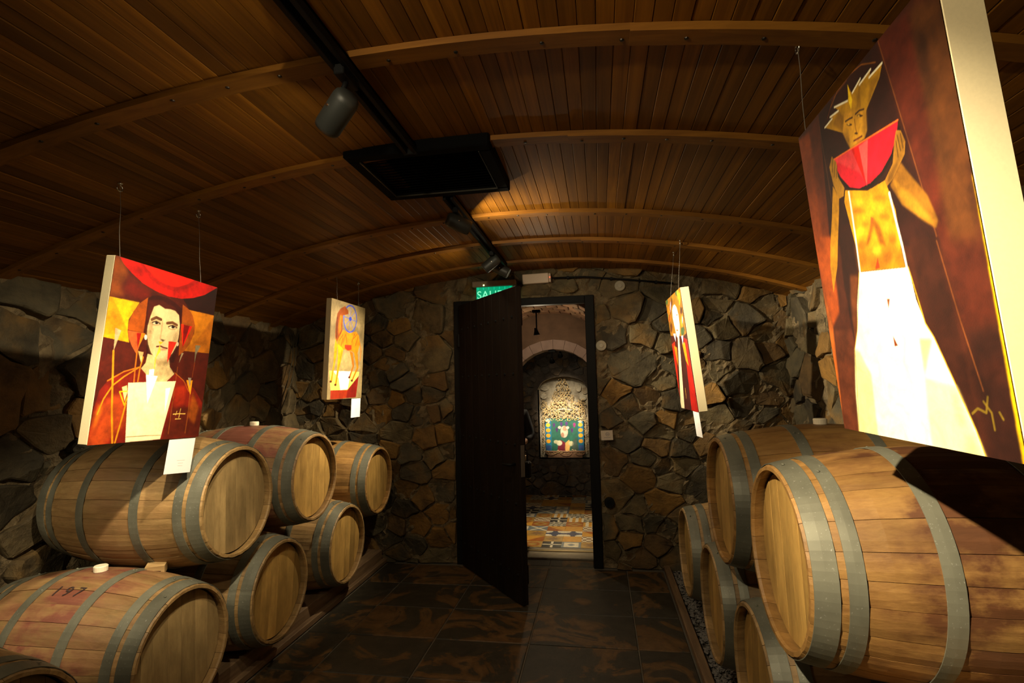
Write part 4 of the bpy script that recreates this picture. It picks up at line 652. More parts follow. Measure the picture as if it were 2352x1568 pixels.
def build_floor():
    root = obj('floor', MB().box(XL-.2, XR+.2, YR-.2, YB+.50, -.12, -.006).build('floor', M_GROUT).data); 
    for o in [o for o in COL.objects if o.name.startswith('floor') and o is not root]: bpy.data.objects.remove(o)
    root.name = 'floor'; tag(root, 'dark slate tile floor with rusty patches', kind='structure')
    R = rnd(11); xs = [-2.055, -1.745, -1.135, -.505, .185, .50]; ys = [YR+.02+.0*i for i in range(1)]; ys = [-.73+.47*i for i in range(13)]
    def slab(x0, x1, y0, y1):
        g = .004; b = MB().box(-(x1-x0)/2+g, (x1-x0)/2-g, -(y1-y0)/2+g, (y1-y0)/2-g, -.02, 0, bev=.004)
        o = b.build('slate_tile', M_SLATE, root, ((x0+x1)/2, (y0+y1)/2, R.uniform(-.002, .002)))
    for j in range(len(ys)-1):
        y0, y1 = ys[j], min(ys[j+1], YB+.0)
        if y1-y0 < .05: continue
        for i in range(len(xs)-1): slab(xs[i], xs[i+1], y0, y1)
    slab(DX0+.0, -.505, YB+.005, YB+.17); slab(-.505, DX1, YB+.005, YB+.17)
build_floor()

# ------------------------------------------------------------------ rubble walls
def clip(poly, a, b, c):
    out = []
    for i in range(len(poly)):
        p, q = poly[i], poly[(i+1) % len(poly)]; dp = a*p[0]+b*p[1]-c; dq = a*q[0]+b*q[1]-c
        if dp <= 0: out.append(p)
        if dp*dq < 0: t = dp/(dp-dq); out.append((p[0]+(q[0]-p[0])*t, p[1]+(q[1]-p[1])*t))
    return out
def voronoi(W, H, cell, seed, sx=1.25):
    R = rnd(seed); pts = []; rad = []
    for _ in range(9000):
        r = cell*R.choice((.42, .55, .7, .9, 1.15, 1.5, 1.7) if _ < 2500 else (.40, .5, .6, .75)); p = (R.uniform(-.1, W/sx+.1), R.uniform(-.1, H+.1))
        if all((p[0]-q[0])**2+(p[1]-q[1])**2 > ((r+s)/2)**2 for q, s in zip(pts, rad)): pts.append(p); rad.append(r)
    P = np.array(pts); out = []
    for i, p in enumerate(pts):
        d = ((P-P[i])**2).sum(1); poly = [(-.0, -.0), (W/sx, 0), (W/sx, H), (0, H)]
        for j in np.argsort(d)[1:26]:
            q = pts[j]; w = .5+.10*(rad[i]-rad[j])/cell; a, b = q[0]-p[0], q[1]-p[1]
            m = (p[0]+a*w, p[1]+b*w); poly = clip(poly, a, b, a*m[0]+b*m[1])
            if len(poly) < 3: break
        if len(poly) >= 3: out.append([(x*sx, y) for x, y in poly])
    return out
def area(p): return .5*abs(sum(p[i][0]*p[(i+1) % len(p)][1]-p[(i+1) % len(p)][0]*p[i][1] for i in range(len(p))))
def stone(parent, poly, org, ud, vd, nd, h, gap, R, mat, name='stone'):
    if len(poly) < 3 or area(poly) < .0025: return
    c = (sum(p[0] for p in poly)/len(poly), sum(p[1] for p in poly)/len(poly)); pts = []
    n = len(poly)
    for i in range(n):
        p, q = poly[i], poly[(i+1) % n]; L = math.hypot(q[0]-p[0], q[1]-p[1])
        if L < .012: pts.append(p); continue
        k = R.uniform(.02, .10)
        pts.append((p[0]+(q[0]-p[0])*k, p[1]+(q[1]-p[1])*k))
        if L > .07:
            t = R.uniform(.4, .6); j = R.uniform(-.10, .05)*L; nx, ny = (q[1]-p[1])/L, -(q[0]-p[0])/L
            pts.append((p[0]+(q[0]-p[0])*t+nx*j, p[1]+(q[1]-p[1])*t+ny*j))
        pts.append((p[0]+(q[0]-p[0])*(1-k), p[1]+(q[1]-p[1])*(1-k)))
    mr = math.sqrt(area(poly)/PI); s0 = max(.6, 1-gap/mr); m = len(pts)
    tx, ty = R.uniform(-.22, .22), R.uniform(-.22, .22); vs = []; fs = []
    for (s, z) in ((1.0, -.035), (1.0, h*.55), (.975, h*.9), (.88, h)):
        for (x, y) in pts:
            x -= c[0]; y -= c[1]; e = s*s0*(1+(R.uniform(-.025, .025) if s < 1 else 0)); zz = z+(tx*x+ty*y if z > 0 else 0)+(R.uniform(-.004, .004) if z > 0 else 0)
            vs.append((x*e, y*e, zz))
    vs.append((0, 0, h*1.03))
    for r in range(3):
        for i in range(m): fs.append((r*m+i, r*m+(i+1) % m, (r+1)*m+(i+1) % m, (r+1)*m+i))
    for i in range(m): fs.append((3*m+i, 3*m+(i+1) % m, 4*m))
    me = mesh(name, vs, fs, mat=mat); o = obj(name, me, parent)
    M = Matrix((ud, vd, nd)).transposed().to_4x4(); M.translation = Vector(org)+Vector(ud)*c[0]+Vector(vd)*c[1]; o.matrix_basis = M
    return o
def ground_mesh(name, rects, org, ud, vd, nd, step, amp, seed, mat, back=.25):
    """bumpy mortar bed made of rectangles with a back face"""
    R = rnd(seed); b = MB(); org, ud, vd, nd = map(Vector, (org, ud, vd, nd))
    for (u0, u1, v0, v1) in rects:
        nu = max(1, int((u1-u0)/step)); nv = max(1, int((v1-v0)/step)); vs = []; fs = []
        for j in range(nv+1):
            for i in range(nu+1):
                u = u0+(u1-u0)*i/nu; v = v0+(v1-v0)*j/nv; e = amp if 0 < i < nu and 0 < j < nv else 0
                vs.append(org+ud*u+vd*v+nd*R.uniform(-e*.7, e))
        for j in range(nv):
            for i in range(nu): a = j*(nu+1)+i; fs.append((a, a+1, a+nu+2, a+nu+1))
        b.add(vs, fs)
        q = [org+ud*u+vd*v for u, v in ((u0, v0), (u1, v0), (u1, v1), (u0, v1))]; q2 = [p-nd*back for p in q]
        b.add(q+q2, [(0, 4, 5, 1), (1, 5, 6, 2), (2, 6, 7, 3), (3, 7, 4, 0), (4, 7, 6, 5)])
    m = mesh(name, b.v, b.f, mat=mat); o = obj(name, m); return o
X_, Y_, Z_ = Vector((1, 0, 0)), Vector((0, 1, 0)), Vector((0, 0, 1))
def build_walls():
    # far wall with the doorway
    W = XR-XL; H = 2.78; o = ground_mesh('wall_back', [(-.2, DX0-.08-XL, 0, H), (DX1+.08-XL, W+.2, 0, H), (DX0-.08-XL, DX1+.08-XL, DZ+.07, H)], (XL, YB, 0), X_, Z_, -Y_, .035, .022, 3, M_MORTAR, .46)
    tag(o, 'far wall of rough brown and grey rubble stones around the doorway', kind='structure'); R = rnd(21)
    a, b = DX0-.09-XL, DX1+.09-XL
    for p in voronoi(W, H, .25, 7):
        cx = sum(q[0] for q in p)/len(p); cz = sum(q[1] for q in p)/len(p)
        if cz > DZ+.09+.02:
            if a-.1 < cx < b+.1: p = clip(p, 0, -1, -(DZ+.09))
        elif cx < (a+b)/2: p = clip(p, 1, 0, a) if cx < a+.02 else []
        else: p = clip(p, -1, 0, -b) if cx > b-.02 else []
        if cz > ceil_z(XL+min(max(cx, 0), W))+.08: continue
        if len(p) >= 3: stone(o, p, (XL, YB, 0), X_, Z_, -Y_, R.choice((.010, .018, .028, .04, .055)), R.uniform(.000, .016), R, M_STONE)
    # long side walls
    for nm, x, ud, nd, seed, lab in (('wall_left', XL, Y_, X_, 31, 'left rubble stone wall behind the barrels'), ('wall_right', XR, -Y_, -X_, 41, 'right rubble stone wall behind the barrels')):
        L = YB-YR; y0 = YR if nm == 'wall_left' else YB
        o = ground_mesh(nm, [(0, L, 0, 2.5)], (x, y0, 0), ud, Z_, nd, .045, .022, seed, M_MORTAR, .22); tag(o, lab, kind='structure'); R = rnd(seed+1)
        for p in voronoi(L, 2.45, (.34 if nm == 'wall_left' else .28), seed+2, 1.15):
            cy = sum(q[0] for q in p)/len(p); yy = y0+ud.y*cy
            if yy < -.3: continue
            cz = sum(q[1] for q in p)/len(p)
            if cz > ceil_z(x)+.06: continue
            stone(o, p, (x, y0, 0), ud, Z_, nd, R.choice((.010, .018, .026, .036, .048)), R.uniform(.000, .018), R, M_STONE)
    o = ground_mesh('wall_rear', [(0, W, 0, 2.8)], (XR, YR, 0), -X_, Z_, Y_, .2, .012, 9, M_MORTAR, .2); tag(o, 'rear rubble wall behind the camera', kind='structure')
build_walls()

# ------------------------------------------------------------------ door, frame and passage
def build_door():
    fr = obj('trim_7', None, loc=(0, YB, 0)); tag(fr, 'black steel frame around the doorway', kind='structure')
    MB().box(DX1, DX1+.085, -.03, .06, 0, DZ+.07, bev=.004).build('jamb', M_BLACK, fr); MB().box(DX0-.085, DX0, -.03, .06, 0, DZ+.07, bev=.004).build('jamb', M_BLACK, fr)
    MB().box(DX0, DX1, -.03, .06, DZ, DZ+.07, bev=.004).build('head_bar', M_BLACK, fr)
    hx, hy = DX0, YB-.06; ex, ey = -.595, 4.05; ang = math.atan2(ey-hy, ex-hx); L = math.hypot(ex-hx, ey-hy)
    d = obj('door_1', None, loc=(hx, hy, 0)); d.rotation_euler = (0, 0, ang); tag(d, 'tall black studded wooden door standing open into the cellar', kind='structure')
    nb = 8; H = 2.44; R = rnd(4)
    for i in range(nb):
        MB().box(L*i/nb+.0015, L*(i+1)/nb-.0015, -.028, .022, .012, H, bev=.004).build('door_board', M_DOOR, d)
    for z in (.22, 1.2, 2.2): MB().box(.02, L-.03, .022, .046, z-.07, z+.07, bev=.004).build('ledge', M_DOOR, d)
    st = MB().lathe([(.013, 0), (.011, .006), (.004, .010), (.0005, .0105)], 10).build('stud', M_BLACK, d); sm = st.data
    bpy.data.objects.remove(st)
    for i in range(nb):
        for z in (.22, .75, 1.2, 1.75, 2.2):
            o = obj('stud', sm, d, (L*(i+.5)/nb, -.028, z)); o.rotation_euler = (PI/2, 0, 0)
    MB().box(L+.0005, L+.004, -.020, .014, .96, 1.20, bev=.001).build('lock_plate', plain('worn_lock_plate', (.16, .15, .13), .4, .7), d)
    h = MB(); h.tube([(L-.07, -.03, 1.05), (L-.07, -.085, 1.05), (L-.16, -.09, 1.05)], .010, 8); h.tube([(L-.07, .022, 1.05), (L-.07, .075, 1.05), (L-.16, .08, 1.05)], .010, 8); h.build('handle', M_BLACK, d, smooth=True)
    for z in (.3, 1.2, 2.1): MB().tube([(-.004, -.03, z-.06), (-.004, -.03, z+.06)], .014, 8).build('hinge', M_BLACK, d)
build_door()
PX0, PX1, PY1, PY2 = -1.46, .30, 6.70, 8.0
TILE_COLS = [(150, 118, 62), (48, 46, 44), (190, 178, 150), (140, 82, 36), (104, 110, 112), (56, 58, 78), (176, 128, 52), (120, 92, 62)]
def tile_meshes():
    n = 16; out = []; R = rnd(77)
    g = (np.arange(n)+.5)/n*2-1; X, Yg = np.meshgrid(g, g); r = np.hypot(X, Yg); A = np.arctan2(Yg, X); d = np.abs(X)+np.abs(Yg)
    pats = [((np.floor((X+1)*2.99)+np.floor((Yg+1)*2.99)) % 2), (r < .75)*1-(r < .45)*1, (np.abs(np.abs(X)-np.abs(Yg)) < .22)*1, (np.cos(4*A) > r-.1)*1, (np.sin(X*9) > 0)*1, (d < .95)*1-(d < .5)*1, (np.maximum(abs(X), abs(Yg)) > .72)*1+(r < .35)*1, (np.cos(8*A)*.25+.55 > r)*1, ((X+Yg) > 0)*1, ((np.hypot(abs(X)-1, abs(Yg)-1) < .8))*1, (np.sin(X*7)*np.sin(Yg*7) > 0)*1, (r < 2)*0]
    combos = [(2, 1), (0, 3), (4, 2), (1, 2), (6, 2), (3, 0), (2, 4), (0, 7), (6, 3), (5, 2), (7, 2), (6, 0)]
    for p, (a, b) in zip(pats, combos):
        vs = []; fs = []; cols = []; s = .199
        for j in range(n):
            for i in range(n):
                k = len(vs); x0, x1 = (i/n-.5)*s, ((i+1)/n-.5)*s; y0, y1 = (j/n-.5)*s, ((j+1)/n-.5)*s
                vs += [(x0, y0, 0), (x1, y0, 0), (x1, y1, 0), (x0, y1, 0)]; fs.append((k, k+1, k+2, k+3)); c = srgb(TILE_COLS[b] if p[j, i] > .5 else TILE_COLS[a]); cols += [(*c, 1)]*4
        k = len(vs); h = s/2; vs += [(-h, -h, 0), (h, -h, 0), (h, h, 0), (-h, h, 0), (-h, -h, -.015), (h, -h, -.015), (h, h, -.015), (-h, h, -.015)]; fs += [(k, k+4, k+5, k+1), (k+1, k+5, k+6, k+2), (k+2, k+6, k+7, k+3), (k+3, k+7, k+4, k)]; cols += [(.2, .18, .15, 1)]*8
        m = mesh('patterned_tile', vs, fs, mat=M_TILE); at = m.attributes.new('art', 'FLOAT_COLOR', 'POINT'); at.data.foreach_set('color', np.array(cols, dtype=np.float32).ravel()); out.append(m)
    return out
def build_passage():
    R = rnd(8)
    fl = MB().box(PX0-.3, PX1+.3, YB+.50, PY2+.3, -.1, .002).build('floor_passage', M_GROUT); tag(fl, 'passage floor of patterned cement tiles', kind='structure')
    tm = tile_meshes(); y = YB+.60
    while y < PY2+.05:
        x = PX0+.12
        while x < PX1:
            o = obj('patterned_tile', R.choice(tm), fl, (x, y, .016)); o.rotation_euler = (0, 0, R.choice((0, PI/2, PI, -PI/2))); x += .2
        y += .2
    th = thing('door_threshold', 'worn metal threshold strip at the passage edge', 'threshold', (0, YB+.335, 0)); 
    MB().box(DX0, DX1, -.16, .15, -.004, .018, bev=.004).build('sill_plate', plain('threshold_stone', (.16, .13, .09), .4, noise=.3), th); MB().box(DX0, DX1, .02, .06, .018, .03, bev=.004).build('metal_strip', plain('brass_strip', (.55, .42, .22), .28, .9), th)
    # side walls, vault and arch
    for nm, x0, x1 in (('wall_passage_left', PX0-.2, PX0), ('wall_passage_right', PX1, PX1+.2)):
        o = MB().box(x0, x1, YB+.46, PY2+.2, 0, 2.75).build(nm, M_DARKMORTAR); tag(o, 'plastered %s wall of the tiled passage' % nm.split('_')[-1], kind='structure')
    xc = (PX0+PX1)/2; rv = (PX1-PX0)/2; zs = 1.70
    v = obj('ceiling_passage', None, loc=(xc, YB+.46, zs)); tag(v, 'brick barrel vault over the tiled passage', kind='structure')
    n = 24; vs = []; fs = []
    for i in range(n+1):
        a = PI*i/n
        for yy in (0, PY1-YB-.40): vs.append((-(rv+.03)*math.cos(a), yy, (rv+.03)*math.sin(a)))
    fs = [(2*i, 2*i+1, 2*i+3, 2*i+2) for i in range(n)]; obj('vault_shell', mesh('vault_shell', vs, fs, mat=M_MORTAR), v)
    nb = 20; da = PI/nb; bl = .245; bms = []
    for k in range(4):
        w = rv*da*.93; bms.append(MB().box(-w/2, w/2, -bl/2+.006, bl/2-.006, -.02+k*.003, .05, bev=.006))
    bm_ = [b.build('brick', M_BRICK).data for b in bms]
    for o in [o for o in COL.objects if o.name.startswith('brick') and o.parent is None]: bpy.data.objects.remove(o)
    for j in range(5):
        for i in range(nb):
            a = da*(i+.5+(.5 if j % 2 else 0)); 
            if a > PI: continue
            o = obj('brick', R.choice(bm_), v, (-(rv)*math.cos(a), bl*(j+.5)+.01, rv*math.sin(a))); o.rotation_euler = (0, a-PI/2, 0)
    # arch: thick band with plaster edge
    ra, zc, xa = .60, 1.52, -.56; m = 28; vs = []; fs = []; pr = []
    for i in range(m+1):
        a = PI*i/m; pr.append((xa-ra*math.cos(a), zc+ra*math.sin(a), xa-1.35*math.cos(a), zc+1.3*math.sin(a)))
    pr = [(xa-ra, 0, xa-1.35, 0)]+pr+[(xa+ra, 0, xa+1.35, 0)]
    for (a, b, c, d) in pr: vs += [(a, PY1, b), (c, PY1, d), (c, PY1+.26, d), (a, PY1+.26, b)]
    for i in range(len(pr)-1):
        for e in range(4): fs.append((4*i+e, 4*i+(e+1) % 4, 4*i+4+(e+1) % 4, 4*i+4+e))
    ar = obj('trim_8', mesh('trim_8', vs, fs, mat=M_ARCHWALL)); tag(ar, 'round masonry arch across the tiled passage', kind='structure')
    for i in range(14):           # voussoirs of the arch ring, proud of the wall
        a0, a1 = PI*i/14+.003, PI*(i+1)/14-.003; q = []
        for yy in (PY1-.02, PY1+.27):
            for rr in (ra-.012, ra+.11):
                for a in (a0, a1): q.append((xa-rr*math.cos(a), yy, zc+rr*math.sin(a)))
        obj('voussoir', mesh('voussoir', q, [(0, 1, 3, 2), (4, 6, 7, 5), (0, 4, 5, 1), (2, 3, 7, 6), (0, 2, 6, 4), (1, 5, 7, 3)], mat=M_ARCH), ar)
    o = MB().box(PX0-.2, PX1+.2, PY1+.26, PY2+.3, 2.35, 2.5).build('ceiling_alcove', M_DARKMORTAR); tag(o, 'dark ceiling of the alcove beyond the arch', kind='structure')
    # end wall with the lit niche
    nx0, nx1, nz0, nzs, nza = -.925, -.175, .545, 1.585, 1.775; W = PX1-PX0
    e = ground_mesh('wall_passage_end', [(0, nx0-PX0, 0, 2.5), (nx1-PX0, W, 0, 2.5), (nx0-PX0, nx1-PX0, 0, nz0), (nx0-PX0, nx1-PX0, nza, 2.5)], (PX0, PY2, 0), X_, Z_, -Y_, .08, .01, 12, M_DARKMORTAR, .25)
    tag(e, 'dark rubble end wall of the passage with an arched niche', kind='structure')
    k = 14; vs = []; fs = []
    for i in range(k+1):
        t = i/k; x = nx0+(nx1-nx0)*t; z = nzs+(nza-nzs)*math.sqrt(max(0, 1-(2*t-1)**2)); vs += [(x, PY2, z), (x, PY2, nza), (x, PY2+.2, z)]
    obj('niche_spandrel', mesh('niche_spandrel', vs, [(3*i, 3*i+3, 3*i+4, 3*i+1) for i in range(k)], mat=M_DARKMORTAR), e); obj('niche_arch', mesh('niche_arch', vs, [(3*i, 3*i+2, 3*i+5, 3*i+3) for i in range(k)], mat=M_PALESTONE), e)
    MB().box(nx0-.01, nx1+.01, PY2+.19, PY2+.24, nz0-.1, nza+.1).build('niche_back', M_PALESTONE, e); MB().box(nx0-.05, nx0, PY2+.005, PY2+.2, nz0, nza).build('niche_side', M_PALESTONE, e); MB().box(nx1, nx1+.05, PY2+.005, PY2+.2, nz0, nza).build('niche_side', M_PALESTONE, e); MB().box(nx0, nx1, PY2+.005, PY2+.2, nz0-.05, nz0).build('niche_sill', M_PALESTONE, e)
    R2 = rnd(61)
    for p in voronoi(W, 2.3, .16, 15):
        cx = PX0+sum(q[0] for q in p)/len(p); cz = sum(q[1] for q in p)/len(p)
        if nx0-.03 < cx < nx1+.03 and nz0-.06 < cz < nza+.02: continue
        if nz0-.1 < cz < nza+.1:
            if cx <= nx0: p = clip(p, 1, 0, nx0-PX0)
            elif cx >= nx1: p = clip(p, -1, 0, -(nx1-PX0))
        if nx0 < cx < nx1: p = clip(p, 0, 1, nz0-.01) if cz < nz0 else clip(p, 0, -1, -nza-.01)
        if len(p) >= 3: stone(e, p, (PX0, PY2, 0), X_, Z_, -Y_, R2.uniform(.012, .035), R2.uniform(.006, .014), R2, M_STONEFAR)
    for (x, z, rx, rz) in ((-.31, 1.60, .05, .07), (-.215, 1.55, .055, .06), (-.83, 1.60, .075, .04), (-.85, 1.48, .06, .05), (-.25, 1.44, .06, .045)):
        poly = [(rx*math.cos(a), rz*math.sin(a)) for a in [2*PI*i/9 for i in range(9)]]
        stone(e, poly, (x, PY2+.19, z), X_, Z_, -Y_, .03, .004, R2, M_PALESTONE, 'niche_stone')
    for i in range(9):
        stone(e, [(R2.uniform(.025, .05)*math.cos(a), R2.uniform(.012, .022)*math.sin(a)) for a in [2*PI*q/8 for q in range(8)]], (-.78+.052*i+R2.uniform(-.01, .01), PY2-.002, .50-.012*math.sin(PI*i/8)+.03*abs(i-4)/4), X_, Z_, -Y_, .02, .002, R2, M_PALESTONE, 'niche_stone')
    for side in (nx0-.035, nx1+.03):
        for i in range(7): stone(e, [(.028*math.cos(a), .045*math.sin(a)) for a in [2*PI*q/8 for q in range(8)]], (side+R2.uniform(-.008, .008), PY2-.004, 0.62+.09*i), X_, Z_, -Y_, .015, .002, R2, M_STONEFAR, 'niche_stone')
    return tm
build_passage()

# ------------------------------------------------------------------ painted surfaces: colours kept on a fine mesh
def smooth_noise(ny, nx, cell, R):
    gy, gx = ny//cell+3, nx//cell+3; g = np.array([[R.random() for _ in range(gx)] for _ in range(gy)])
    y = np.arange(ny)/cell; x = np.arange(nx)/cell; y0 = y.astype(int); x0 = x.astype(int); fy = (y-y0)[:, None]; fx = (x-x0)[None, :]
    fy = fy*fy*(3-2*fy); fx = fx*fx*(3-2*fx)
    return (g[y0][:, x0]*(1-fx)+g[y0][:, x0+1]*fx)*(1-fy)+(g[y0+1][:, x0]*(1-fx)+g[y0+1][:, x0+1]*fx)*fy
def blur(a, n):
    r = max(1, int(round(n)))
    for ax in (0, 1, 0, 1):
        p = np.pad(a, [(r+1, r) if k == ax else (0, 0) for k in (0, 1)], mode='edge'); c = np.cumsum(p, axis=ax)
        a = ((c[2*r+1:]-c[:-2*r-1]) if ax == 0 else (c[:, 2*r+1:]-c[:, :-2*r-1]))/(2*r+1)
    return a
def paint(ops, nx, ny, asp, seed, grain=.22, gam=1.1):
    k = 2; NX, NY = nx*k, ny*k; img = np.zeros((NY, NX, 3)); u = (np.arange(NX)+.5)/NX; v = (np.arange(NY)+.5)/NY; R = rnd(seed)
    for (typ, col, alpha, par, pts) in ops:
        P = np.array(pts); c = np.array(srgb(col))
        if typ == 'P':
            pad = .006+par*.010; i0, i1 = np.searchsorted(u, [P[:, 0].min()-pad, P[:, 0].max()+pad]); j0, j1 = np.searchsorted(v, [P[:, 1].min()-pad, P[:, 1].max()+pad])
            if i1 <= i0 or j1 <= j0: continue
            U, V = np.meshgrid(u[i0:i1], v[j0:j1]); ins = np.zeros(U.shape, bool); n = len(P)
            for a in range(n):
                x0, y0 = P[a]; x1, y1 = P[(a+1) % n]
                if y0 == y1: continue
                ins ^= ((y0 > V) != (y1 > V)) & (U < (x1-x0)*(V-y0)/(y1-y0)+x0)
            m = ins.astype(float)
            if par: m = blur(m, par*1.5*NX/600)
        else:
            w = par/1000*.5; pad = w*1.6+.003; i0, i1 = np.searchsorted(u, [P[:, 0].min()-pad, P[:, 0].max()+pad]); j0, j1 = np.searchsorted(v, [P[:, 1].min()-pad, P[:, 1].max()+pad])
            if i1 <= i0 or j1 <= j0: continue
            U, V = np.meshgrid(u[i0:i1], v[j0:j1]*asp); m = np.zeros(U.shape)
            for a in range(len(P)-1):
                x0, y0 = P[a]*(1, asp); x1, y1 = P[a+1]*(1, asp); dx, dy = x1-x0, y1-y0; L = dx*dx+dy*dy+1e-9
                t = np.clip(((U-x0)*dx+(V-y0)*dy)/L, 0, 1); d = np.hypot(U-x0-t*dx, V-y0-t*dy); m = np.maximum(m, np.clip((w-d)*NX+.5, 0, 1))
        m = (m*alpha)[..., None]; img[j0:j1, i0:i1] = img[j0:j1, i0:i1]*(1-m)+c*m
    tex = smooth_noise(NY, NX, max(4, NX//14), R)*.5+smooth_noise(NY, NX, max(3, NX//45), R)*.3+smooth_noise(NY, NX, max(2, NX//130), R)*.2
    img = img**gam; lum = img.mean(2); img *= (1+(tex-.5)*2*grain*np.where(lum > .45, .25, 1.6))[..., None]
    return np.clip(img.reshape(ny, k, nx, k, 3).mean((1, 3)), 0, 1)
def art_mesh(name, img, w, h):
    """vertical sheet in local XZ, bottom centre at the origin, facing -Y"""
    ny, nx = img.shape[:2]; xs = np.linspace(-w/2, w/2, nx); zs = np.linspace(h, 0, ny); X, Z = np.meshgrid(xs, zs)
    co = np.stack([X, np.zeros_like(X), Z], -1).reshape(-1, 3); idx = np.arange(nx*ny).reshape(ny, nx)
    q = np.stack([idx[1:, :-1], idx[1:, 1:], idx[:-1, 1:], idx[:-1, :-1]], -1).reshape(-1, 4)
    m = bpy.data.meshes.new(name); m.vertices.add(len(co)); m.vertices.foreach_set('co', co.ravel()); m.loops.add(q.size); m.polygons.add(len(q))
    m.loops.foreach_set('vertex_index', q.ravel()); m.polygons.foreach_set('loop_start', np.arange(0, q.size, 4)); m.polygons.foreach_set('loop_total', np.full(len(q), 4)); m.update(calc_edges=True)
    at = m.attributes.new('art', 'FLOAT_COLOR', 'POINT'); at.data.foreach_set('color', np.concatenate([img.reshape(-1, 3), np.ones((nx*ny, 1))], 1).astype(np.float32).ravel()); m.materials.append(M_ART); return m
def painting(name, label, art, c, w, h, yaw, lean, roll, side, depth, res, hooks, card, seed):
    r = Vector((0, side, 0)); n = Vector((side, 0, 0)); u = Vector((0, 0, 1))
    def rot(v, ax, a): return Matrix.Rotation(a, 3, ax) @ v
    a = math.radians(yaw); r = rot(r, Z_, a); n = rot(n, Z_, a); a = math.radians(lean); n2 = rot(n, r, a); u = rot(u, r, a); n = n2; a = math.radians(roll); r2 = rot(r, n, a); u = rot(u, n, a); r = r2
    M = Matrix((r, -n, u)).transposed().to_4x4(); M.translation = Vector(c)-u*h/2
    t = thing(name, label, 'painting', group='paintings hanging from the ceiling'); t.matrix_basis = M; Mi = M.inverted()
    MB().box(-w/2, w/2, .0008, depth, 0, h, bev=.003).build('canvas_body', M_CREAM, t)
    obj('painted_face', art_mesh('painted_face', paint(ART[art], *res, h/w, seed, grain=.34 if art in ('king', 'portrait') else .22, gam={'king': 1.12, 'wheel_animal': 1.35}.get(art, 1.1)), w, h), t)
    for q, (hk, fx) in enumerate(hooks):
        p0 = Mi @ Vector(hk); p1 = Vector((fx, .006, h-.012)); pts = [p0, p0.lerp(p1, .3)+Vector((.004, 0, 0)), p0.lerp(p1, .65)-Vector((.003, 0, 0)), p1]
        wi = MB().tube(pts, .0011, 5).build('hanging_wire', M_WIRE, t)
        dn = (Mi.to_3x3() @ Vector((0, 0, -1))).normalized(); sx = (Mi.to_3x3() @ Vector((0, 1, 0))).normalized(); k = MB()
        k.tube([p0-dn*.02, p0-dn*.004]+[p0+dn*(.010-.014*math.cos(b))+sx*.014*math.sin(b) for b in [i*PI*1.6/9 for i in range(10)]], .0028, 6); k.lathe([(.011, .0), (.010, .004), (.001, .005)], 10, Matrix.Translation(p0-dn*.012) @ dn.to_track_quat('Z', 'Y').to_matrix().to_4x4())
        k.build('ceiling_hook', M_CHROME, wi, smooth=True)
    if card:
        x0, x1, hh, tl = card; Mc = Matrix.Rotation(math.radians(tl), 4, 'Y')
        cd = MB().box(x0, x1, .004, .0052, -hh, .03, Mc).build('label_card', M_CARD, t); cd['label'] = 'plain white label card hanging below the canvas'
        xm = (x0+x1)/2
        for z, l in ((-.095, .05), (-.108, .032), (-.120, .03)): MB().box(xm-l/2+.01, xm+l/2+.01, .0036, .0040, z-.0012, z+.0012, Mc).build('print_line', M_PRINTPALE, cd)
    return t
painting('hanging_painting', 'painting of a pale face under a red crescent, nearest on the left', 'portrait', (-1.936, 2.075, EYE+.171), .591, .756, 1.02, 4.63, -2.41, 1, .045, (300, 384), [((-2.05, 1.945, EYE+.915), -.268), ((-2.02, 2.37, EYE+.93), .188)], (.118, .282, .155, 3.0), 1)
painting('hanging_painting', 'small painting of a striped long-necked animal with a blue wheel', 'wheel_animal', (-2.061, 4.101, EYE+.320), .579, .796, -1.09, 2.66, -.1, 1, .045, (150, 206), [((-2.07, 3.93, EYE+.93), -.19), ((-2.05, 4.28, EYE+.93), .18)], (.120, .285, .165, 0.0), 2)
painting('hanging_painting', 'narrow-looking painting of a white oval face in a red robe, beside the doorway', 'saint', (.611, 4.07, EYE+.220), .627, .866, 1.86, 5.55, -.16, -1, .062, (150, 206), [((.61, 3.84, EYE+.995), .22), ((.61, 4.17, EYE+.99), -.12)], (.100, .290, .185, -2.0), 3)
painting('hanging_painting', 'large close painting of a crowned figure holding a melon slice', 'king', (.605, 1.227, EYE+.265), .610, .805, -.42, 4.61, -.35, -1, .066, (360, 476), [((.62, 1.61, EYE+.99), -.27), ((.60, .98, EYE+.99), .24)], None, 4)

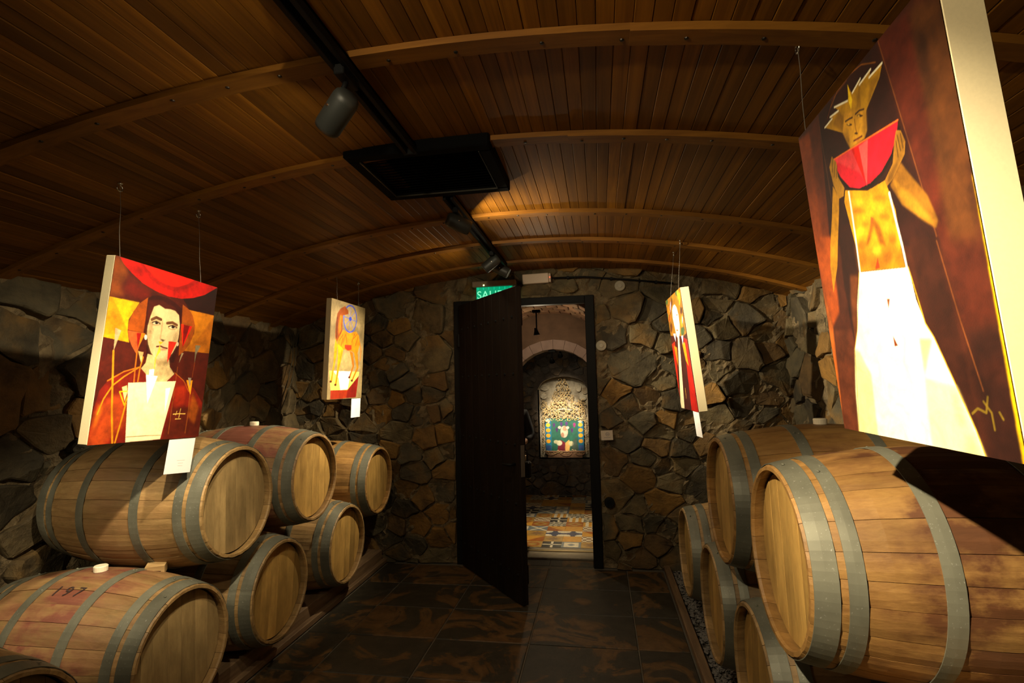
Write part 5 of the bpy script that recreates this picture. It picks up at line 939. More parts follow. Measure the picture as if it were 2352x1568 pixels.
# ------------------------------------------------------------------ barrels
BL, BR, BH = .95, .35, .288
def bprof(x): return BH+(BR-BH)*(1-(2*x/BL)**2)
def barrel_meshes():
    R = rnd(3); ws = [R.uniform(.75, 1.3) for _ in range(25)]; tot = sum(ws); a = 0; staves = []
    xs = [-.475, -.465, -.44, -.38, -.28, -.16, -.05, .05, .16, .28, .38, .44, .465, .475]
    for w in ws:
        da = 2*PI*w/tot; a0, a1 = a+.0024, a+da-.0024; a += da; k = 4; vs = []; fs = []; j = R.uniform(-.0012, .0012)
        for x in xs:
            e = (.004 if abs(x) > .47 else 0)
            for i in range(k): t = a0+(a1-a0)*i/(k-1); r = bprof(x)+j-(.0022 if i in (0, k-1) else 0)-e; vs.append((x, r*math.cos(t), r*math.sin(t)))
            for i in range(k): t = a0+(a1-a0)*i/(k-1); r = bprof(x)-.023+(.006 if abs(x) > .47 else 0); vs.append((x, r*math.cos(t), r*math.sin(t)))
        m = 2*k
        for s in range(len(xs)-1):
            b, c = s*m, (s+1)*m
            for i in range(k-1): fs += [(b+i, c+i, c+i+1, b+i+1), (b+k+i, b+k+i+1, c+k+i+1, c+k+i)]
            fs += [(b, b+k, c+k, c), (b+k-1, c+k-1, c+2*k-1, b+2*k-1)]
        for b in (0, (len(xs)-1)*m):
            for i in range(k-1): fs.append((b+i, b+i+1, b+k+i+1, b+k+i))
        bb = MB(); bb.add(vs, fs); o = bb.build('stave', None); me = o.data; bpy.data.objects.remove(o); staves.append(me)
    hoops = []
    for (x0, x1) in ((-.468, -.408), (-.388, -.346), (-.175, -.130), (.130, .175), (.346, .388), (.408, .468)):
        vs = []; fs = []; n = 72
        for i in range(n):
            t = 2*PI*i/n
            for x, e in ((x0, .0005), (x0, .0032), ((x0+x1)/2, .0036), (x1, .0032), (x1, .0005)): r = bprof(x)+e; vs.append((x, r*math.cos(t), r*math.sin(t)))
        for i in range(n):
            j = (i+1) % n
            for q in range(4): fs.append((5*i+q, 5*i+q+1, 5*j+q+1, 5*j+q))
        bb = MB(); bb.add(vs, fs); o = bb.build('hoop', M_HOOP); me = o.data; bpy.data.objects.remove(o); hoops.append((me, (x0+x1)/2))
    heads = []; rh = .266; cuts = [-rh]+sorted([-.185+.0, -.105, -.02, .06, .145, .205])+[rh]
    for y0, y1 in zip(cuts[:-1], cuts[1:]):
        pts = []; n = 7
        for i in range(n): y = y0+.0009+(y1-y0-.0018)*i/(n-1); pts.append((y, math.sqrt(max(1e-6, rh*rh-y*y))))
        ring = pts+[(y, -z) for y, z in reversed(pts)]; m = len(ring); e = R.uniform(-.0012, .0012)
        vs = [(e, y, z) for y, z in ring]+[(.02, y, z) for y, z in ring]; fs = [tuple(range(m)), tuple(range(m, 2*m))[::-1]]+[(i, (i+1) % m, m+(i+1) % m, m+i) for i in range(m)]
        bb = MB(); bb.add(vs, fs); o = bb.build('head_board', None); me = o.data; bpy.data.objects.remove(o); heads.append(me)
    o = MB().lathe([(.0055, 0), (.005, .002), (.002, .0035), (.0003, .0037)], 8).build('rivet', M_HOOP); rv = o.data; bpy.data.objects.remove(o)
    o = MB().lathe([(.020, -.03), (.024, .0), (.029, .004), (.030, .026), (.027, .030), (.0005, .030)], 20).build('bung', M_BUNG); bg = o.data; bpy.data.objects.remove(o)
    return staves, hoops, heads, rv, bg
STAVES, HOOPS, HEADS, RIVET, BUNG = barrel_meshes()
def with_mat(me, mat):
    m = me.copy(); m.materials.clear(); m.materials.append(mat); return m
SETS = {k: ([with_mat(s, a) for s in STAVES], [with_mat(h, b) for h in HEADS]) for k, a, b in (('oak', M_STAVE, M_HEAD), ('pale', M_STAVEPALE, M_HEADGREY), ('mix', M_STAVEPALE, M_HEAD))}
def barrel(label, y, z, side, kind, stain, seed, group, bung=True, dx=0.0, tilt=0.0):
    R = rnd(seed); xc = (1.023 if side > 0 else -2.405)+dx
    t = thing('wine_barrel', label, 'barrel', (xc, y, z-BR), group, (0 if side > 0 else PI)+math.radians(tilt)); st, hd = SETS[kind]; roll = R.uniform(0, 2*PI)
    M = Matrix.Translation((0, 0, BR)) @ Matrix.Rotation(roll, 4, 'X')
    for me in st:
        o = obj('stave', me, t); o.matrix_basis = M; o.color = (stain, 0, 0, 1)
    hr = R.uniform(0, 2*PI)
    for me, hx in HOOPS:
        o = obj('hoop', me, t); o.matrix_basis = Matrix.Translation((0, 0, BR))
        for k in range(2):
            a = PI/2+R.uniform(-.5, .5)+.05*k; r = bprof(hx)+.0034
            v = obj('rivet', RIVET, o); d = Vector((0, math.cos(a), math.sin(a))); mm = d.to_track_quat('Z', 'X').to_matrix().to_4x4(); mm.translation = Vector((hx+(.010 if k else -.008), d.y*r, d.z*r)); v.matrix_basis = mm
    hroll = R.uniform(-.12, .12)
    for me in hd:
        o = obj('head_board', me, t); o.matrix_basis = Matrix.Translation((-.435, 0, BR)) @ Matrix.Rotation(hroll, 4, 'X')
        o = obj('head_board', me, t); o.matrix_basis = Matrix.Translation((.435, 0, BR)) @ Matrix.Rotation(PI, 4, 'Z') @ Matrix.Rotation(hroll, 4, 'X')
    if bung: obj('bung', BUNG, t, (0, 0, 2*BR-.004))
    return t
GL, GR_ = 'oak barrels stacked along the left wall', 'oak barrels stacked along the right wall'
ZT, ZB, ZR, ZS = EYE-.585, .465, EYE-.573, .480
barrel('barrel cut off by the bottom left corner, lowest row on the left', 1.49, ZB, -1, 'pale', .3, 101, GL)
b197 = barrel('nearest full barrel on the left, stamped 197, its round end dark', 2.261, ZB, -1, 'pale', .75, 102, GL)
barrel('left lower barrel between the stamped one and the far small one', 3.013, ZB, -1, 'mix', .2, 103, GL)
barrel('farthest barrel of the left lower row', 3.931, ZB+.003, -1, 'mix', .2, 104, GL, dx=-.03)
barrel('left upper barrel directly under the portrait, its body in shadow', 2.619, ZT, -1, 'pale', .25, 105, GL)
barrel('left upper barrel with a reddish middle and a cream bung on top', 3.395, ZT-.003, -1, 'mix', 1.15, 106, GL)
barrel('left upper barrel resting against the far stone wall', 4.535, EYE-.815, -1, 'oak', .1, 107, GL, bung=False, dx=-.035)
barrel('right lower barrel nearest the camera, below the bottom edge', 1.490, ZS, 1, 'oak', .3, 108, GR_)
barrel('right lower barrel cut off by the bottom edge of the picture', 2.273, ZS, 1, 'mix', .3, 109, GR_)
barrel('middle barrel of the right lower row', 3.052, ZS, 1, 'mix', .3, 110, GR_)
barrel('farthest barrel of the right lower row', 3.917, ZS, 1, 'mix', .3, 111, GR_)
barrel('big near barrel on the right with dark wine stains, in the upper row', 1.880, ZR, 1, 'oak', 1.05, 112, GR_, bung=False)
barrel('right upper barrel behind the stained one, cream bung on top', 2.705, ZR+.008, 1, 'oak', .45, 113, GR_)

def text_mesh(body, size, extrude=0.0):
    cu = bpy.data.curves.new('lettering', 'FONT'); cu.body = body; cu.size = size; cu.extrude = extrude; cu.align_x = 'CENTER'; cu.align_y = 'CENTER'; cu.resolution_u = 4
    o = bpy.data.objects.new('lettering', cu); COL.objects.link(o); bpy.context.view_layer.update()
    m = bpy.data.meshes.new_from_object(o.evaluated_get(bpy.context.evaluated_depsgraph_get())); bpy.data.objects.remove(o); return m
def stamp():
    m = text_mesh('1 9 7', .075); bm = bmesh.new(); bm.from_mesh(m)
    for _ in range(2): bmesh.ops.subdivide_edges(bm, edges=[e for e in bm.edges if e.calc_length() > .012], cuts=1)
    for v in bm.verts:       # wrap the flat digits round the bilge; the barrel faces the aisle (local -X)
        x = -(v.co.x+.0); a = math.radians(63)+v.co.y/BR; r = bprof(x)+.0016; v.co = Vector((x, r*math.cos(a), r*math.sin(a)+BR))
    bm.to_mesh(m); bm.free(); m.materials.append(M_INK); o = obj('stamped_number', m, b197); o['label'] = 'the number 197 stamped in dark ink'
stamp()
w = thing('wooden_wedge', 'small cut wooden wedge between the stamped barrel and the one above', 'wedge', (-2.215, 2.385, .775)); w.rotation_euler = (.25, .1, .5)
MB().add([(-.042, -.022, 0), (.042, -.022, 0), (.042, .022, 0), (-.042, .022, 0), (-.045, -.024, .036), (.040, -.024, .046), (.040, .022, .046), (-.045, .022, .036)], [(0, 3, 2, 1), (4, 5, 6, 7), (0, 1, 5, 4), (1, 2, 6, 5), (2, 3, 7, 6), (3, 0, 4, 7)]).build('wedge_block', wood('pale_wedge_wood', (.45, .28, .11), (.72, .50, .24), 'X', 8), w); MB().box(-.02, .025, -.0255, -.021, .0, .018).build('dark_knot', plain('knot', (.08, .035, .012), .8), w)

# beams, kerbs and gravel under the barrels
for (x0, x1, h, lab) in ((-2.32, -2.105, .125, 'left front wooden beam carrying the barrels beside the slate floor'), (-2.78, -2.62, .125, 'left rear wooden beam carrying the barrels by the wall'), (.735, .90, .138, 'right front wooden beam carrying the barrels'), (1.15, 1.32, .138, 'right rear wooden beam carrying the barrels by the wall')):
    t = thing('support_beam', lab, 'beam', ((x0+x1)/2, 0, 0), 'beams under the barrels'); R = rnd(int(x0*100))
    for (a, b) in ((-.9, 1.15), (1.152, 3.3), (3.302, YB-.06)): MB().box(-(x1-x0)/2, (x1-x0)/2, a, b, 0.004, h, bev=.006).build('timber', M_DARKWOOD, t)
for (x0, x1, h, lab) in ((-2.10, -2.058, .045, 'dark kerb board along the left edge of the slate floor'), (.505, .558, .050, 'worn brown kerb board along the right edge of the slate floor')):
    t = thing('kerb_board', lab, 'kerb', ((x0+x1)/2, 0, 0), 'kerb boards')
    for (a, b) in ((-.9, 2.1), (2.103, YB-.03)): MB().box(-(x1-x0)/2, (x1-x0)/2, a, b, 0.002, h, bev=.005).build('board', M_DARKWOOD, t)
def gravel(name, x0, x1, label, seed, n):
    R = rnd(seed); b = MB(); base = []
    for k in range(5):
        q = [Vector((R.gauss(0, 1), R.gauss(0, 1), R.gauss(0, 1))).normalized() for _ in range(10)]
        bm = bmesh.new(); [bm.verts.new((v.x*1.2, v.y, v.z*.7)) for v in q]; bmesh.ops.convex_hull(bm, input=bm.verts[:]); bm.verts.index_update(); base.append(([v.co.copy() for v in bm.verts], [[v.index for v in f.verts] for f in bm.faces])); bm.free()
    for _ in range(n):
        vs, fs = R.choice(base); s = R.uniform(.006, .016); M = Matrix.Translation((R.uniform(x0, x1), R.uniform(.6, YB-.08), R.uniform(.004, .016))) @ Matrix.Rotation(R.uniform(0, 6), 4, 'Z') @ Matrix.Scale(s, 4); b.add(vs, fs, M)
    o = b.build(name, M_GRAVEL); tag(o, label, 'gravel', kind='stuff')
gravel('gravel_bed', .575, .72, 'grey gravel strip between the right kerb and the barrels', 5, 2600); gravel('gravel_bed', -2.60, -2.34, 'grey gravel strip between the left beams under the barrels', 6, 1500)

# ------------------------------------------------------------------ track, vent and spotlights
TX = -.79
def track(y0, y1, label):
    z = ceil_z(TX)-.062; t = thing('light_track', label, 'light rail', (TX, y0, z), 'ceiling light rails'); L = y1-y0
    b = MB(); b.box(-.030, -.012, 0, L, 0, .040, bev=.002); b.box(.012, .030, 0, L, 0, .040, bev=.002); b.box(-.030, .030, 0, L, .026, .040, bev=.002); b.build('rail', M_BLACK, t)
    for y in np.arange(.2, L, .75): MB().box(-.012, .012, y-.02, y+.02, .038, .070, bev=.002).build('bracket', M_BLACK, t)
    MB().box(-.031, .031, L-.008, L+.004, -.002, .042, bev=.002).build('end_cap', M_BLACK, t)
track(-1.2, 2.165, 'black light rail between the camera and the vent panel'); track(2.755, 4.50, 'black light rail from the vent panel toward the exit sign')
def vent():
    x0, x1, y0, y1 = -1.115, -.435, 2.165, 2.735; z = ceil_z(-.78)-.050; t = thing('ceiling_vent', 'large black rectangular vent panel in the ceiling', 'vent', ((x0+x1)/2, (y0+y1)/2, z)); a, b = (x1-x0)/2, (y1-y0)/2; w = .06
    for (p, q, r, s) in ((-a, a, -b, -b+w), (-a, a, b-w, b), (-a, -a+w, -b+w, b-w), (a-w, a, -b+w, b-w)): MB().box(p, q, r, s, 0, .060, bev=.006).build('frame_bar', M_BLACKM, t)
    MB().box(-a+w, a-w, -b+w, b-w, .04, .060).build('back_plate', M_BLACKM, t); n = 14
    for i in range(n):
        y = -b+w+(2*b-2*w)*(i+.5)/n; M = Matrix.Translation((0, y, .022)) @ Matrix.Rotation(.6, 4, 'X'); MB().box(-a+w+.002, a-w-.002, -.013, .013, -.0015, .0015, M).build('slat', M_BLACKM, t)
    bd = plain('vent_bead', (.05, .045, .03), .4, .5)
    for (p, q, r, s) in ((-a+w-.004, -a+w, -b+w, b-w), (a-w, a-w+.004, -b+w, b-w), (-a+w, a-w, b-w, b-w+.004)): MB().box(p, q, r, s, -.003, .004).build('bead', bd, t)
vent()
def spot_head(name, label, loc, aim, watts, cone, spill, mount, group):
    t = thing(name, label, 'spotlight', tuple(mount), group); mnt = Vector(mount); lens = Vector(loc); A = aim_matrix(lens, aim); ax = -A.col[2].xyz      # ax: beam direction
    MB().box(-.018, .018, -.055, .055, -.022, .012, bev=.003).build('adapter', M_BLACK, t)
    pv = lens-ax*.075+Vector((0, 0, .045)); q = pv-mnt; MB().tube([(0, 0, -.015), (q.x*.3, q.y*.3, q.z*.5), tuple(q)], .009, 8).build('arm', M_BLACK, t, smooth=True)
    L = Matrix.Translation(-mnt) @ A
    hb = MB(); hb.lathe([(.0005, .135), (.030, .135), (.040, .125), (.044, .11), (.044, .0), (.041, -.012), (.037, -.012), (.036, .004), (.0005, .006)], 28, L, cap=False); h = hb.build('housing', M_HOUSING, t, smooth=False); h.data.shade_smooth()
    sc = MB(); 
    for s in (-1, 1): sc.lathe([(.006, .0), (.005, .005), (.0005, .006)], 10, L @ Matrix.Translation((s*.043, 0, .07)) @ Matrix.Rotation(s*PI/2, 4, 'Y'))
    sc.build('pivot_screw', M_CHROME, t)
    MB().lathe([(.0005, -.0), (.034, -.0)], 24, L @ Matrix.Translation((0, 0, .0035)), cap=False).build('lens', M_LENS, t)
    ld = bpy.data.lights.new('spot_beam', 'SPOT'); ld.energy = watts; ld.color = WARM; ld.spot_size = math.radians(cone); ld.spot_blend = 1.0; ld.shadow_soft_size = .022
    o = obj('spot_beam', ld, t); o.matrix_basis = Matrix.Translation(-mnt+ax*.022) @ A
    if spill:
        ad = bpy.data.lights.new('spot_spill', 'AREA'); ad.shape = 'DISK'; ad.size = .06; ad.energy = spill; ad.color = WARM; o = obj('spot_spill', ad, t); o.matrix_basis = Matrix.Translation(-mnt+ax*.016) @ A
for s in SPOTS:
    spot_head('track_spotlight', s['tag'], (s['x'], s['y'], s['z']), s['aim'], s['w'], s['cone'], s['spill'], (TX, s['y']-.02, ceil_z(TX)-.062), 'spotlights on the ceiling rail')
for s in LAMPS_ADDED:
    spot_head('added_spotlight', 'added spotlight out of view near the left wall, lighting the stamped barrel', (s['x'], s['y'], s['z']), s['aim'], s['w'], s['cone'], 0, (s['x'], s['y'], ceil_z(s['x'])-.012), None)
def passage_lamp(label, x, y, z, ztop, aim, watts, cone, col=(1, .82, .55), spill=0):
    t = thing('pendant_spotlight', label, 'spotlight', (x, y, ztop), 'small lamps in the passage'); MB().box(-.045, .045, -.03, .03, -.03, .0, bev=.004).build('ceiling_plate', M_BLACK, t); MB().tube([(0, 0, -.03), (0, 0, z+.07-ztop)], .008, 8).build('stem', M_BLACK, t)
    A = aim_matrix((x, y, z), aim); L = Matrix.Translation((-x, -y, -ztop)) @ A; h = MB().lathe([(.0005, .08), (.016, .08), (.020, .05), (.036, .0), (.033, .0), (.017, .045), (.0005, .046)], 20, L, cap=False).build('shade', M_BLACK, t, smooth=True); MB().lathe([(.0005, 0), (.030, 0)], 18, L @ Matrix.Translation((0, 0, .006)), cap=False).build('bulb_lens', M_LENS, t)
    ld = bpy.data.lights.new('lamp_beam', 'SPOT'); ld.energy = watts; ld.color = col; ld.spot_size = math.radians(cone); ld.spot_blend = .8; ld.shadow_soft_size = .03; o = obj('lamp_beam', ld, t); o.matrix_basis = L @ Matrix.Translation((0, 0, -.004))
    if spill:
        ld = bpy.data.lights.new('lamp_spill', 'POINT'); ld.energy = spill; ld.color = col; ld.shadow_soft_size = .03; o = obj('lamp_spill', ld, t, (0, 0, z-ztop-.035))
passage_lamp('passage lamp just inside the doorway, hanging from the brick vault', -.66, 5.78, 2.21, 2.49, (-.40, 6.05, 0), 190, 52, spill=11)
passage_lamp('small passage lamp left of its neighbour at the arch', -.585, 6.80, 1.955, 2.105, (-.56, 8.1, 1.12), 260, 31)
passage_lamp('small passage lamp right of its neighbour beyond the arch', -.50, 7.12, 2.04, 2.35, (-.54, 8.1, 1.3), 45, 50)

# ------------------------------------------------------------------ carved retable in the niche
def retable():
    cx, zb = -.545, .60; t = thing('carved_retable', 'gilded openwork altarpiece with a painted panel in the lit niche', 'altarpiece', (cx, PY2+.12, .545)); R = rnd(14); z0 = .545
    def pos(x, y): return Vector((-.88+(x-100)/1076-cx, 0, 1.55-(y-340)/1076-z0))
    p = MB().box(pos(150, 0).x, pos(775, 0).x, .004, .03, pos(0, 1305).z, pos(0, 780).z, bev=.003).build('panel_board', M_BROWNCARVE, t)
    a = obj('painted_panel', art_mesh('painted_panel', paint(ART['retable'], 90, 76, .84, 9, .15), 625/1076, 525/1076), p, (pos(462, 0).x, .003, pos(0, 1305).z))
    tor = []
    for (r1, r2, full) in ((.020, .0065, 1.0), (.026, .0065, .75), (.015, .006, 1.0), (.030, .007, .55)):
        pts = [(r1*math.cos(q), .004*math.sin(2*q), r1*math.sin(q)) for q in [2*PI*full*i/14 for i in range(15)]]; o = MB().tube(pts, r2, 6, cap=True).build('carved_scroll', M_GILT, smooth=True); tor.append(o.data); bpy.data.objects.remove(o)
    def add(x, y, k=None, s=1.0):
        o = obj('carved_scroll', tor[k if k is not None else R.randrange(4)], t, pos(x, y)+Vector((0, R.uniform(-.008, .008), 0))); o.rotation_euler = (0, R.uniform(0, 6.28), 0); o.scale = (s, s, s)
    y = 150
    while y < 480:
        hw = 30+max(0, (y-150))*.42 if y < 380 else 150
        n = max(1, int(2*hw/46)+1)
        for i in range(n): add(452+(-hw+2*hw*i/max(1, n-1) if n > 1 else 0)+R.uniform(-6, 6), y+R.uniform(-6, 6), s=.85)
        y += 44
    y = 510
    while y < 790:
        for i in range(15): 
            x = 125+i*47+R.uniform(-8, 8)
            if y < 560 and 0.2 < (i % 7)/7 < .4 : continue
            add(x, y+R.uniform(-8, 8)+ (18 if i % 2 else 0), s=.95)
        y += 46
    for x in (118, 808):
        for i in range(13): add(x+R.uniform(-4, 4), 800+i*42, s=.7)
    for i in range(14): add(165+i*46, 1330+12*math.sin(i*1.2), s=.9)
    for (x, r) in ((235, 75), (480, 95), (705, 75)):
        pts = [pos(x+r*math.cos(a_), 1335+.62*r*math.sin(a_)) for a_ in [PI*i/10 for i in range(11)]]; MB().tube(pts, .009, 6).build('bottom_moulding', M_BROWNCARVE, t, smooth=True)
    pts = [pos(320+28*i, 650-22*math.sin(PI*i/10)) for i in range(11)]; MB().tube(pts, .006, 6).build('ribbon', plain('pale_ribbon', (.7, .62, .52), .5), t, smooth=True)
    MB().box(pos(130, 0).x, pos(800, 0).x, -.01, .03, pos(0, 1335).z, pos(0, 1305).z, bev=.006).build('lower_rail', M_BROWNCARVE, t)
    MB().box(pos(180, 0).x, pos(745, 0).x, .0, .02, 0, pos(0, 1335).z, bev=.004).build('base_block', M_BROWNCARVE, t)
retable()

# ------------------------------------------------------------------ wall fittings
def exit_sign():
    t = thing('exit_sign', 'green lit SALIDA exit sign partly hidden by the open door', 'sign', (-.96, 4.865, EYE+.79))
    MB().box(-.20, .22, -.035, .04, .150, .205, bev=.005).build('housing', plain('sign_housing', (.22, .17, .11), .5), t)
    p = MB().box(-.165, .185, -.004, .004, .0, .150, bev=.001).build('lit_plate', M_SIGNGREEN, t)
    m = text_mesh('SALIDA', .105, .0008); m.materials.append(M_SIGNWHITE); o = obj('lettering', m, t, (.012, -.006, .072)); o.rotation_euler = (PI/2, 0, 0)
    rb = plain('sign_rib', (.0, .14, .09), .3, emis=(0, .5, .28), estr=1.2)
    for i in range(7): MB().box(-.15+i*.052, -.145+i*.052, -.0065, -.004, .125, .149).build('plate_rib', rb, t)
    o = MB().lathe([(.007, 0), (.006, .004), (.0005, .005)], 10, Matrix.Translation((-.085, -.036, .163)) @ Matrix.Rotation(PI/2, 4, 'X')).build('indicator_light', M_YELLOWLED, t)
exit_sign()
t = thing('emergency_light', 'cream emergency light box with a red indicator above the doorway', 'light box', (-.545, 4.915, EYE+.955)); t.rotation_euler = (0, math.radians(-1.0), 0)
MB().box(-.135, .115, -.035, .04, 0, .095, bev=.006).build('box_body', M_BOXWHITE, t); MB().box(.118, .135, -.033, .04, .004, .090, bev=.004).build('end_cap', M_BOXWHITE, t); MB().lathe([(.005, 0), (.0005, .004)], 8, Matrix.Translation((.127, -.034, .05)) @ Matrix.Rotation(PI/2, 4, 'X')).build('red_indicator', M_REDLED, t)
for (x, z, lab) in ((.226, .897, 'pale round wall disc just under the ceiling right of the doorway'), (.035, .347, 'pale round wall disc beside the right door jamb')):
    t = thing('wall_disc', lab, 'disc', (x, 4.93, EYE+z), 'round discs on the far wall'); Mx = Matrix.Rotation(PI/2, 4, 'X'); MB().lathe([(.030, -.03), (.047, -.03), (.049, .008), (.045, .014), (.0005, .016)], 28, Mx).build('disc_plate', plain('disc_paint', (.33, .30, .22), .7, noise=.2, nscale=18), t, smooth=False); MB().lathe([(.020, .014), (.018, .019), (.0005, .020)], 20, Mx).build('disc_centre', plain('disc_centre', (.36, .33, .25), .6), t)
t = thing('wall_card', 'small pale card with a grey emblem fixed on the stones right of the door', 'card', (.057, 4.895, EYE-.515)); t.rotation_euler = (0, math.radians(-2), 0)
MB().box(-.053, .053, 0, .004, 0, .088, bev=.001).build('card_sheet', plain('card_paper', (.60, .52, .42), .8), t); MB().box(-.02, .02, .004, .05, .02, .06).build('mount_block', M_BLACK, t)
e = MB(); e.lathe([(.013, 0), (.018, 0), (.018, .0006), (.013, .0006)], 18, Matrix.Translation((.006, -.0002, .054)) @ Matrix.Rotation(PI/2, 4, 'X'), cap=False); e.box(-.004, .016, -.0008, -.0002, .050, .058); e.build('emblem', M_PRINT, t); MB().box(-.028, .030, -.0008, -.0002, .022, .026).build('print_line', M_PRINT, t)
t = thing('hanging_cable', 'two thin dark cables hanging down the left wall near the corner', 'cable', (-2.965, 4.75, 1.38)); cm = plain('cable_rubber', (.05, .042, .02), .6)
for q, pts in enumerate(([(.0, .07, .85), (.005, .05, .6), (.0, .0, .38), (.005, -.12, .2), (.0, -.19, .08), (0, -.16, .0)], [(.0, .02, .85), (.004, .0, .6), (.0, -.06, .4), (.004, -.17, .2), (.0, -.21, .1), (0, -.17, .01)])): MB().tube(pts, .004, 6).build('cable_strand', cm, t, smooth=True)
t = thing('conduit_pipe', 'thin dark conduit running along the top of the far wall right of the light box', 'pipe', (-.40, 4.895, EYE+1.0)); MB().tube([(0, 0, 0), (.30, 0, -.005), (.70, 0, -.055), (1.1, 0, -.11)], .008, 8).build('pipe', M_BLACK, t, smooth=True)
for i, (x, z) in enumerate(((.15, -.002), (.55, -.036), (.95, -.09))): MB().box(x-.01, x+.01, -.012, .05, z-.012, z+.012).build('clip', M_BLACK, t)
t = thing('wall_socket', 'small dark round socket low on the stones right of the doorway', 'socket', (.055, 4.90, .59)); Mx = Matrix.Rotation(PI/2, 4, 'X'); MB().lathe([(.03, -.03), (.045, -.03), (.045, .006), (.040, .010), (.022, .010), (.020, .004), (.0005, .004)], 22, Mx).build('socket_ring', M_BLACK, t); MB().box(-.008, .008, -.010, -.003, -.004, .004).build('socket_insert', M_BLACKM, t)

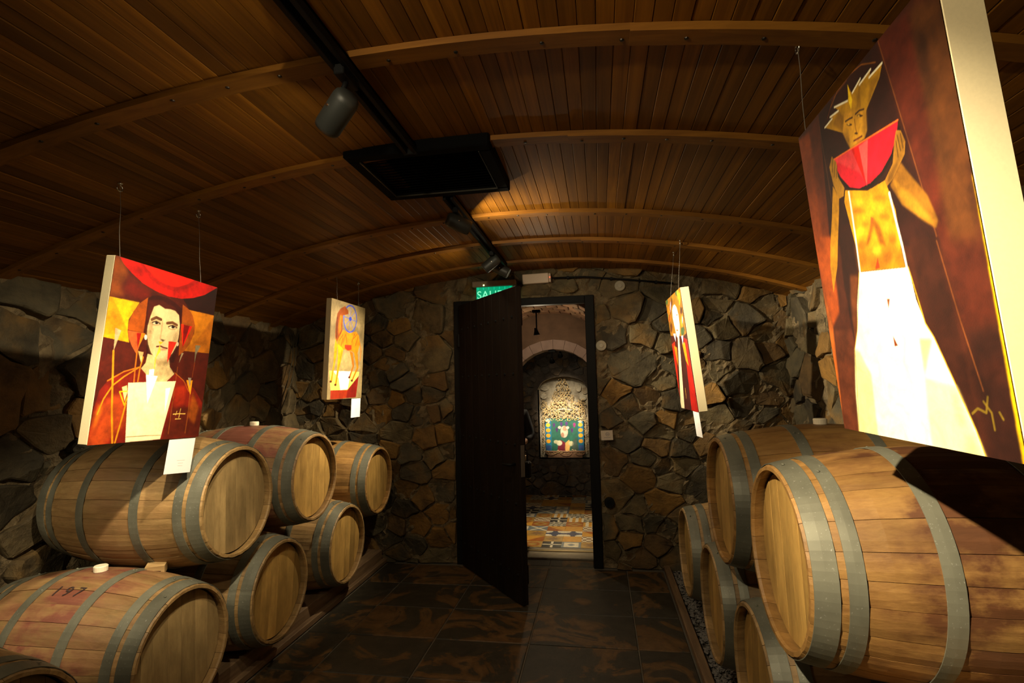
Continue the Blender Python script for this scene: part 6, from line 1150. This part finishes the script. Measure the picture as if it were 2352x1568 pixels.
# ------------------------------------------------------------------ person behind the open door
def skin(name, joints, bones, mat, parent, lev=2, root=0):
    m = bpy.data.meshes.new(name); m.from_pydata([j[0] for j in joints], bones, []); o = obj(name, m, parent); m.materials.append(mat)
    md = o.modifiers.new('skin', 'SKIN'); md.use_smooth_shade = True
    for v, j in zip(m.skin_vertices[0].data, joints): v.radius = (j[1], j[2] if len(j) > 2 else j[1]); v.use_root = False
    m.skin_vertices[0].data[root].use_root = True
    s = o.modifiers.new('sub', 'SUBSURF'); s.levels = lev; s.render_levels = lev; return o
def person():
    t = thing('person', 'person in a dark jacket mostly hidden by the door, holding a black bag', 'person', (-.975, 5.60, .02)); sk = plain('skin', (.56, .34, .22), .5); jk = plain('dark_jacket', (.014, .014, .016), .8, noise=.3); tr = plain('beige_trousers', (.36, .27, .16), .85, noise=.15)
    # body faces the cellar (-Y); its left arm (our right) is bent in front and carries the bag
    J = [((0, 0, .92), .13, .10), ((0, 0, 1.10), .125, .095), ((0, .0, 1.30), .14, .10), ((0, .01, 1.40), .06), ((0, .0, 1.47), .05), ((0, -.02, 1.55), .078, .088), ((0, -.015, 1.64), .075, .085),
         ((.16, 0, 1.33), .05), ((.215, .01, 1.10), .042), ((.19, -.10, 1.05), .030), ((.175, -.125, 1.045), .026, .018),
         ((-.16, 0, 1.33), .05), ((-.22, .02, 1.08), .042), ((-.21, -.04, .86), .030), ((-.21, -.06, .80), .026, .018),
         ((.09, 0, .86), .085), ((.095, -.01, .48), .058), ((.10, .02, .10), .040), ((.10, -.10, .045), .034, .03), ((-.09, 0, .86), .085), ((-.095, -.01, .48), .058), ((-.10, .02, .10), .040), ((-.10, -.10, .045), .034, .03)]
    B = [(0, 1), (1, 2), (2, 3), (3, 4), (4, 5), (5, 6), (2, 7), (7, 8), (8, 9), (9, 10), (2, 11), (11, 12), (12, 13), (13, 14), (0, 15), (15, 16), (16, 17), (17, 18), (0, 19), (19, 20), (20, 21), (21, 22)]
    # fingers of both hands, each a short bent chain rooted in the palm
    for (h, bx, dy, dz) in ((10, 1, -1, -.35), (14, -1, -.2, -1)):
        p = Vector(J[h][0])
        for k, (off, ln) in enumerate(((-.020, .060), (-.007, .068), (.007, .064), (.020, .052))):
            a = p+Vector((off, -.01, -.002)); d = Vector((0, dy, dz)).normalized(); c1 = a+d*ln*.5; c2 = c1+(d+Vector((-.2*bx, .5, -1.0))).normalized()*ln*.45; n = len(J)
            J += [(tuple(a+d*.012), .0085), (tuple(c1), .0080), (tuple(c2), .0070)]; B += [(h, n), (n, n+1), (n+1, n+2)]
        a = p+Vector((-.024*bx, .0, .004)); n = len(J); J += [(tuple(a), .010), (tuple(a+Vector((-.018*bx, -.03, -.012))), .0085)]; B += [(h, n), (n, n+1)]
    body = skin('body', J, B, sk, t, 2)
    jj = [((0, 0, .84), .165, .135), ((0, 0, 1.10), .155, .125), ((0, 0, 1.30), .165, .125), ((0, .01, 1.40), .085), ((.175, 0, 1.33), .070), ((.232, .01, 1.10), .062), ((.20, -.085, 1.055), .046), ((-.175, 0, 1.33), .070), ((-.235, .02, 1.08), .062), ((-.222, -.03, .89), .046)]
    skin('jacket', jj, [(0, 1), (1, 2), (2, 3), (2, 4), (4, 5), (5, 6), (2, 7), (7, 8), (8, 9)], jk, t, 2)
    skin('trousers', [((0, 0, .90), .14, .115), ((.09, 0, .84), .10), ((.097, -.01, .48), .074), ((.102, .015, .12), .062), ((-.09, 0, .84), .10), ((-.097, -.01, .48), .074), ((-.102, .015, .12), .062)], [(0, 1), (1, 2), (2, 3), (0, 4), (4, 5), (5, 6)], tr, t, 2)
    hm = plain('dark_hair', (.02, .013, .008), .6); h = MB()
    for (r0, c0) in (((.092, .100, .085), (0, .006, 1.645)),):
        nu, nv = 18, 10; vs = []; fs = []
        for j in range(nv+1):
            e = -PI*.32+(PI*.82)*j/nv
            for i in range(nu):
                a = 2*PI*i/nu; cut = 1.0 if math.sin(a) > -.35 or e > .35 else .80
                vs.append((c0[0]+r0[0]*math.cos(a)*math.cos(e)*cut, c0[1]+r0[1]*math.sin(a)*math.cos(e)*cut, c0[2]+r0[2]*1.15*math.sin(e)))
        for j in range(nv):
            for i in range(nu): fs.append((j*nu+i, j*nu+(i+1) % nu, (j+1)*nu+(i+1) % nu, (j+1)*nu+i))
        h.add(vs, fs)
    h.build('hair', hm, t, smooth=True)
    f = MB(); f.lathe([(.0005, -.013), (.009, -.010), (.013, 0), (.009, .010), (.0005, .013)], 12, Matrix.Translation((.030, -.094, 1.60)) @ Matrix.Scale(.5, 4, Y_)); f.lathe([(.0005, -.013), (.009, -.010), (.013, 0), (.009, .010), (.0005, .013)], 12, Matrix.Translation((-.030, -.094, 1.60)) @ Matrix.Scale(.5, 4, Y_)); f.build('eyes', plain('eye', (.03, .02, .015), .2), body, smooth=True)
    MB().tube([(0, -.098, 1.60), (0, -.118, 1.565), (0, -.106, 1.555)], [.008, .013, .010], 8).build('nose', sk, body, smooth=True); MB().tube([(-.024, -.094, 1.522), (0, -.104, 1.519), (.024, -.094, 1.522)], .0055, 8).build('mouth', plain('lips', (.40, .14, .11), .5), body, smooth=True)
    for s in (-1, 1): MB().tube([(s*.082, .0, 1.62), (s*.094, .012, 1.60), (s*.086, .004, 1.565)], [.010, .013, .008], 8).build('ear', sk, body, smooth=True)
    sh = plain('dark_shoe', (.02, .016, .014), .4)
    for s in (-1, 1):
        q = MB().lathe([(.0005, -.0), (.045, .0), (.05, .02), (.042, .055), (.02, .08), (.0005, .085)], 16, Matrix.Translation((s*.10, -.055, 0)) @ Matrix.Scale(2.6, 4, Y_) @ Matrix.Scale(.95, 4, X_)); q.build('shoe', sh, t, smooth=True)
    b = thing('handbag', 'small black handbag hanging from the hand behind the door edge', 'bag', (-.800, 5.445, .70)); bk = plain('black_leather', (.008, .008, .008), .45)
    MB().box(-.085, .085, -.045, .045, 0, .18, bev=.018).build('bag_body', bk, b); MB().tube([(-.05, 0, .175), (-.04, 0, .29), (0, 0, .335), (.04, 0, .29), (.05, 0, .175)], .007, 8).build('handle', bk, b, smooth=True); MB().box(-.02, .02, -.050, -.044, .10, .125, bev=.002).build('clasp', M_CHROME, b); MB().box(-.07, .07, -.049, -.043, .06, .165, bev=.004).build('flap', bk, b)
person()
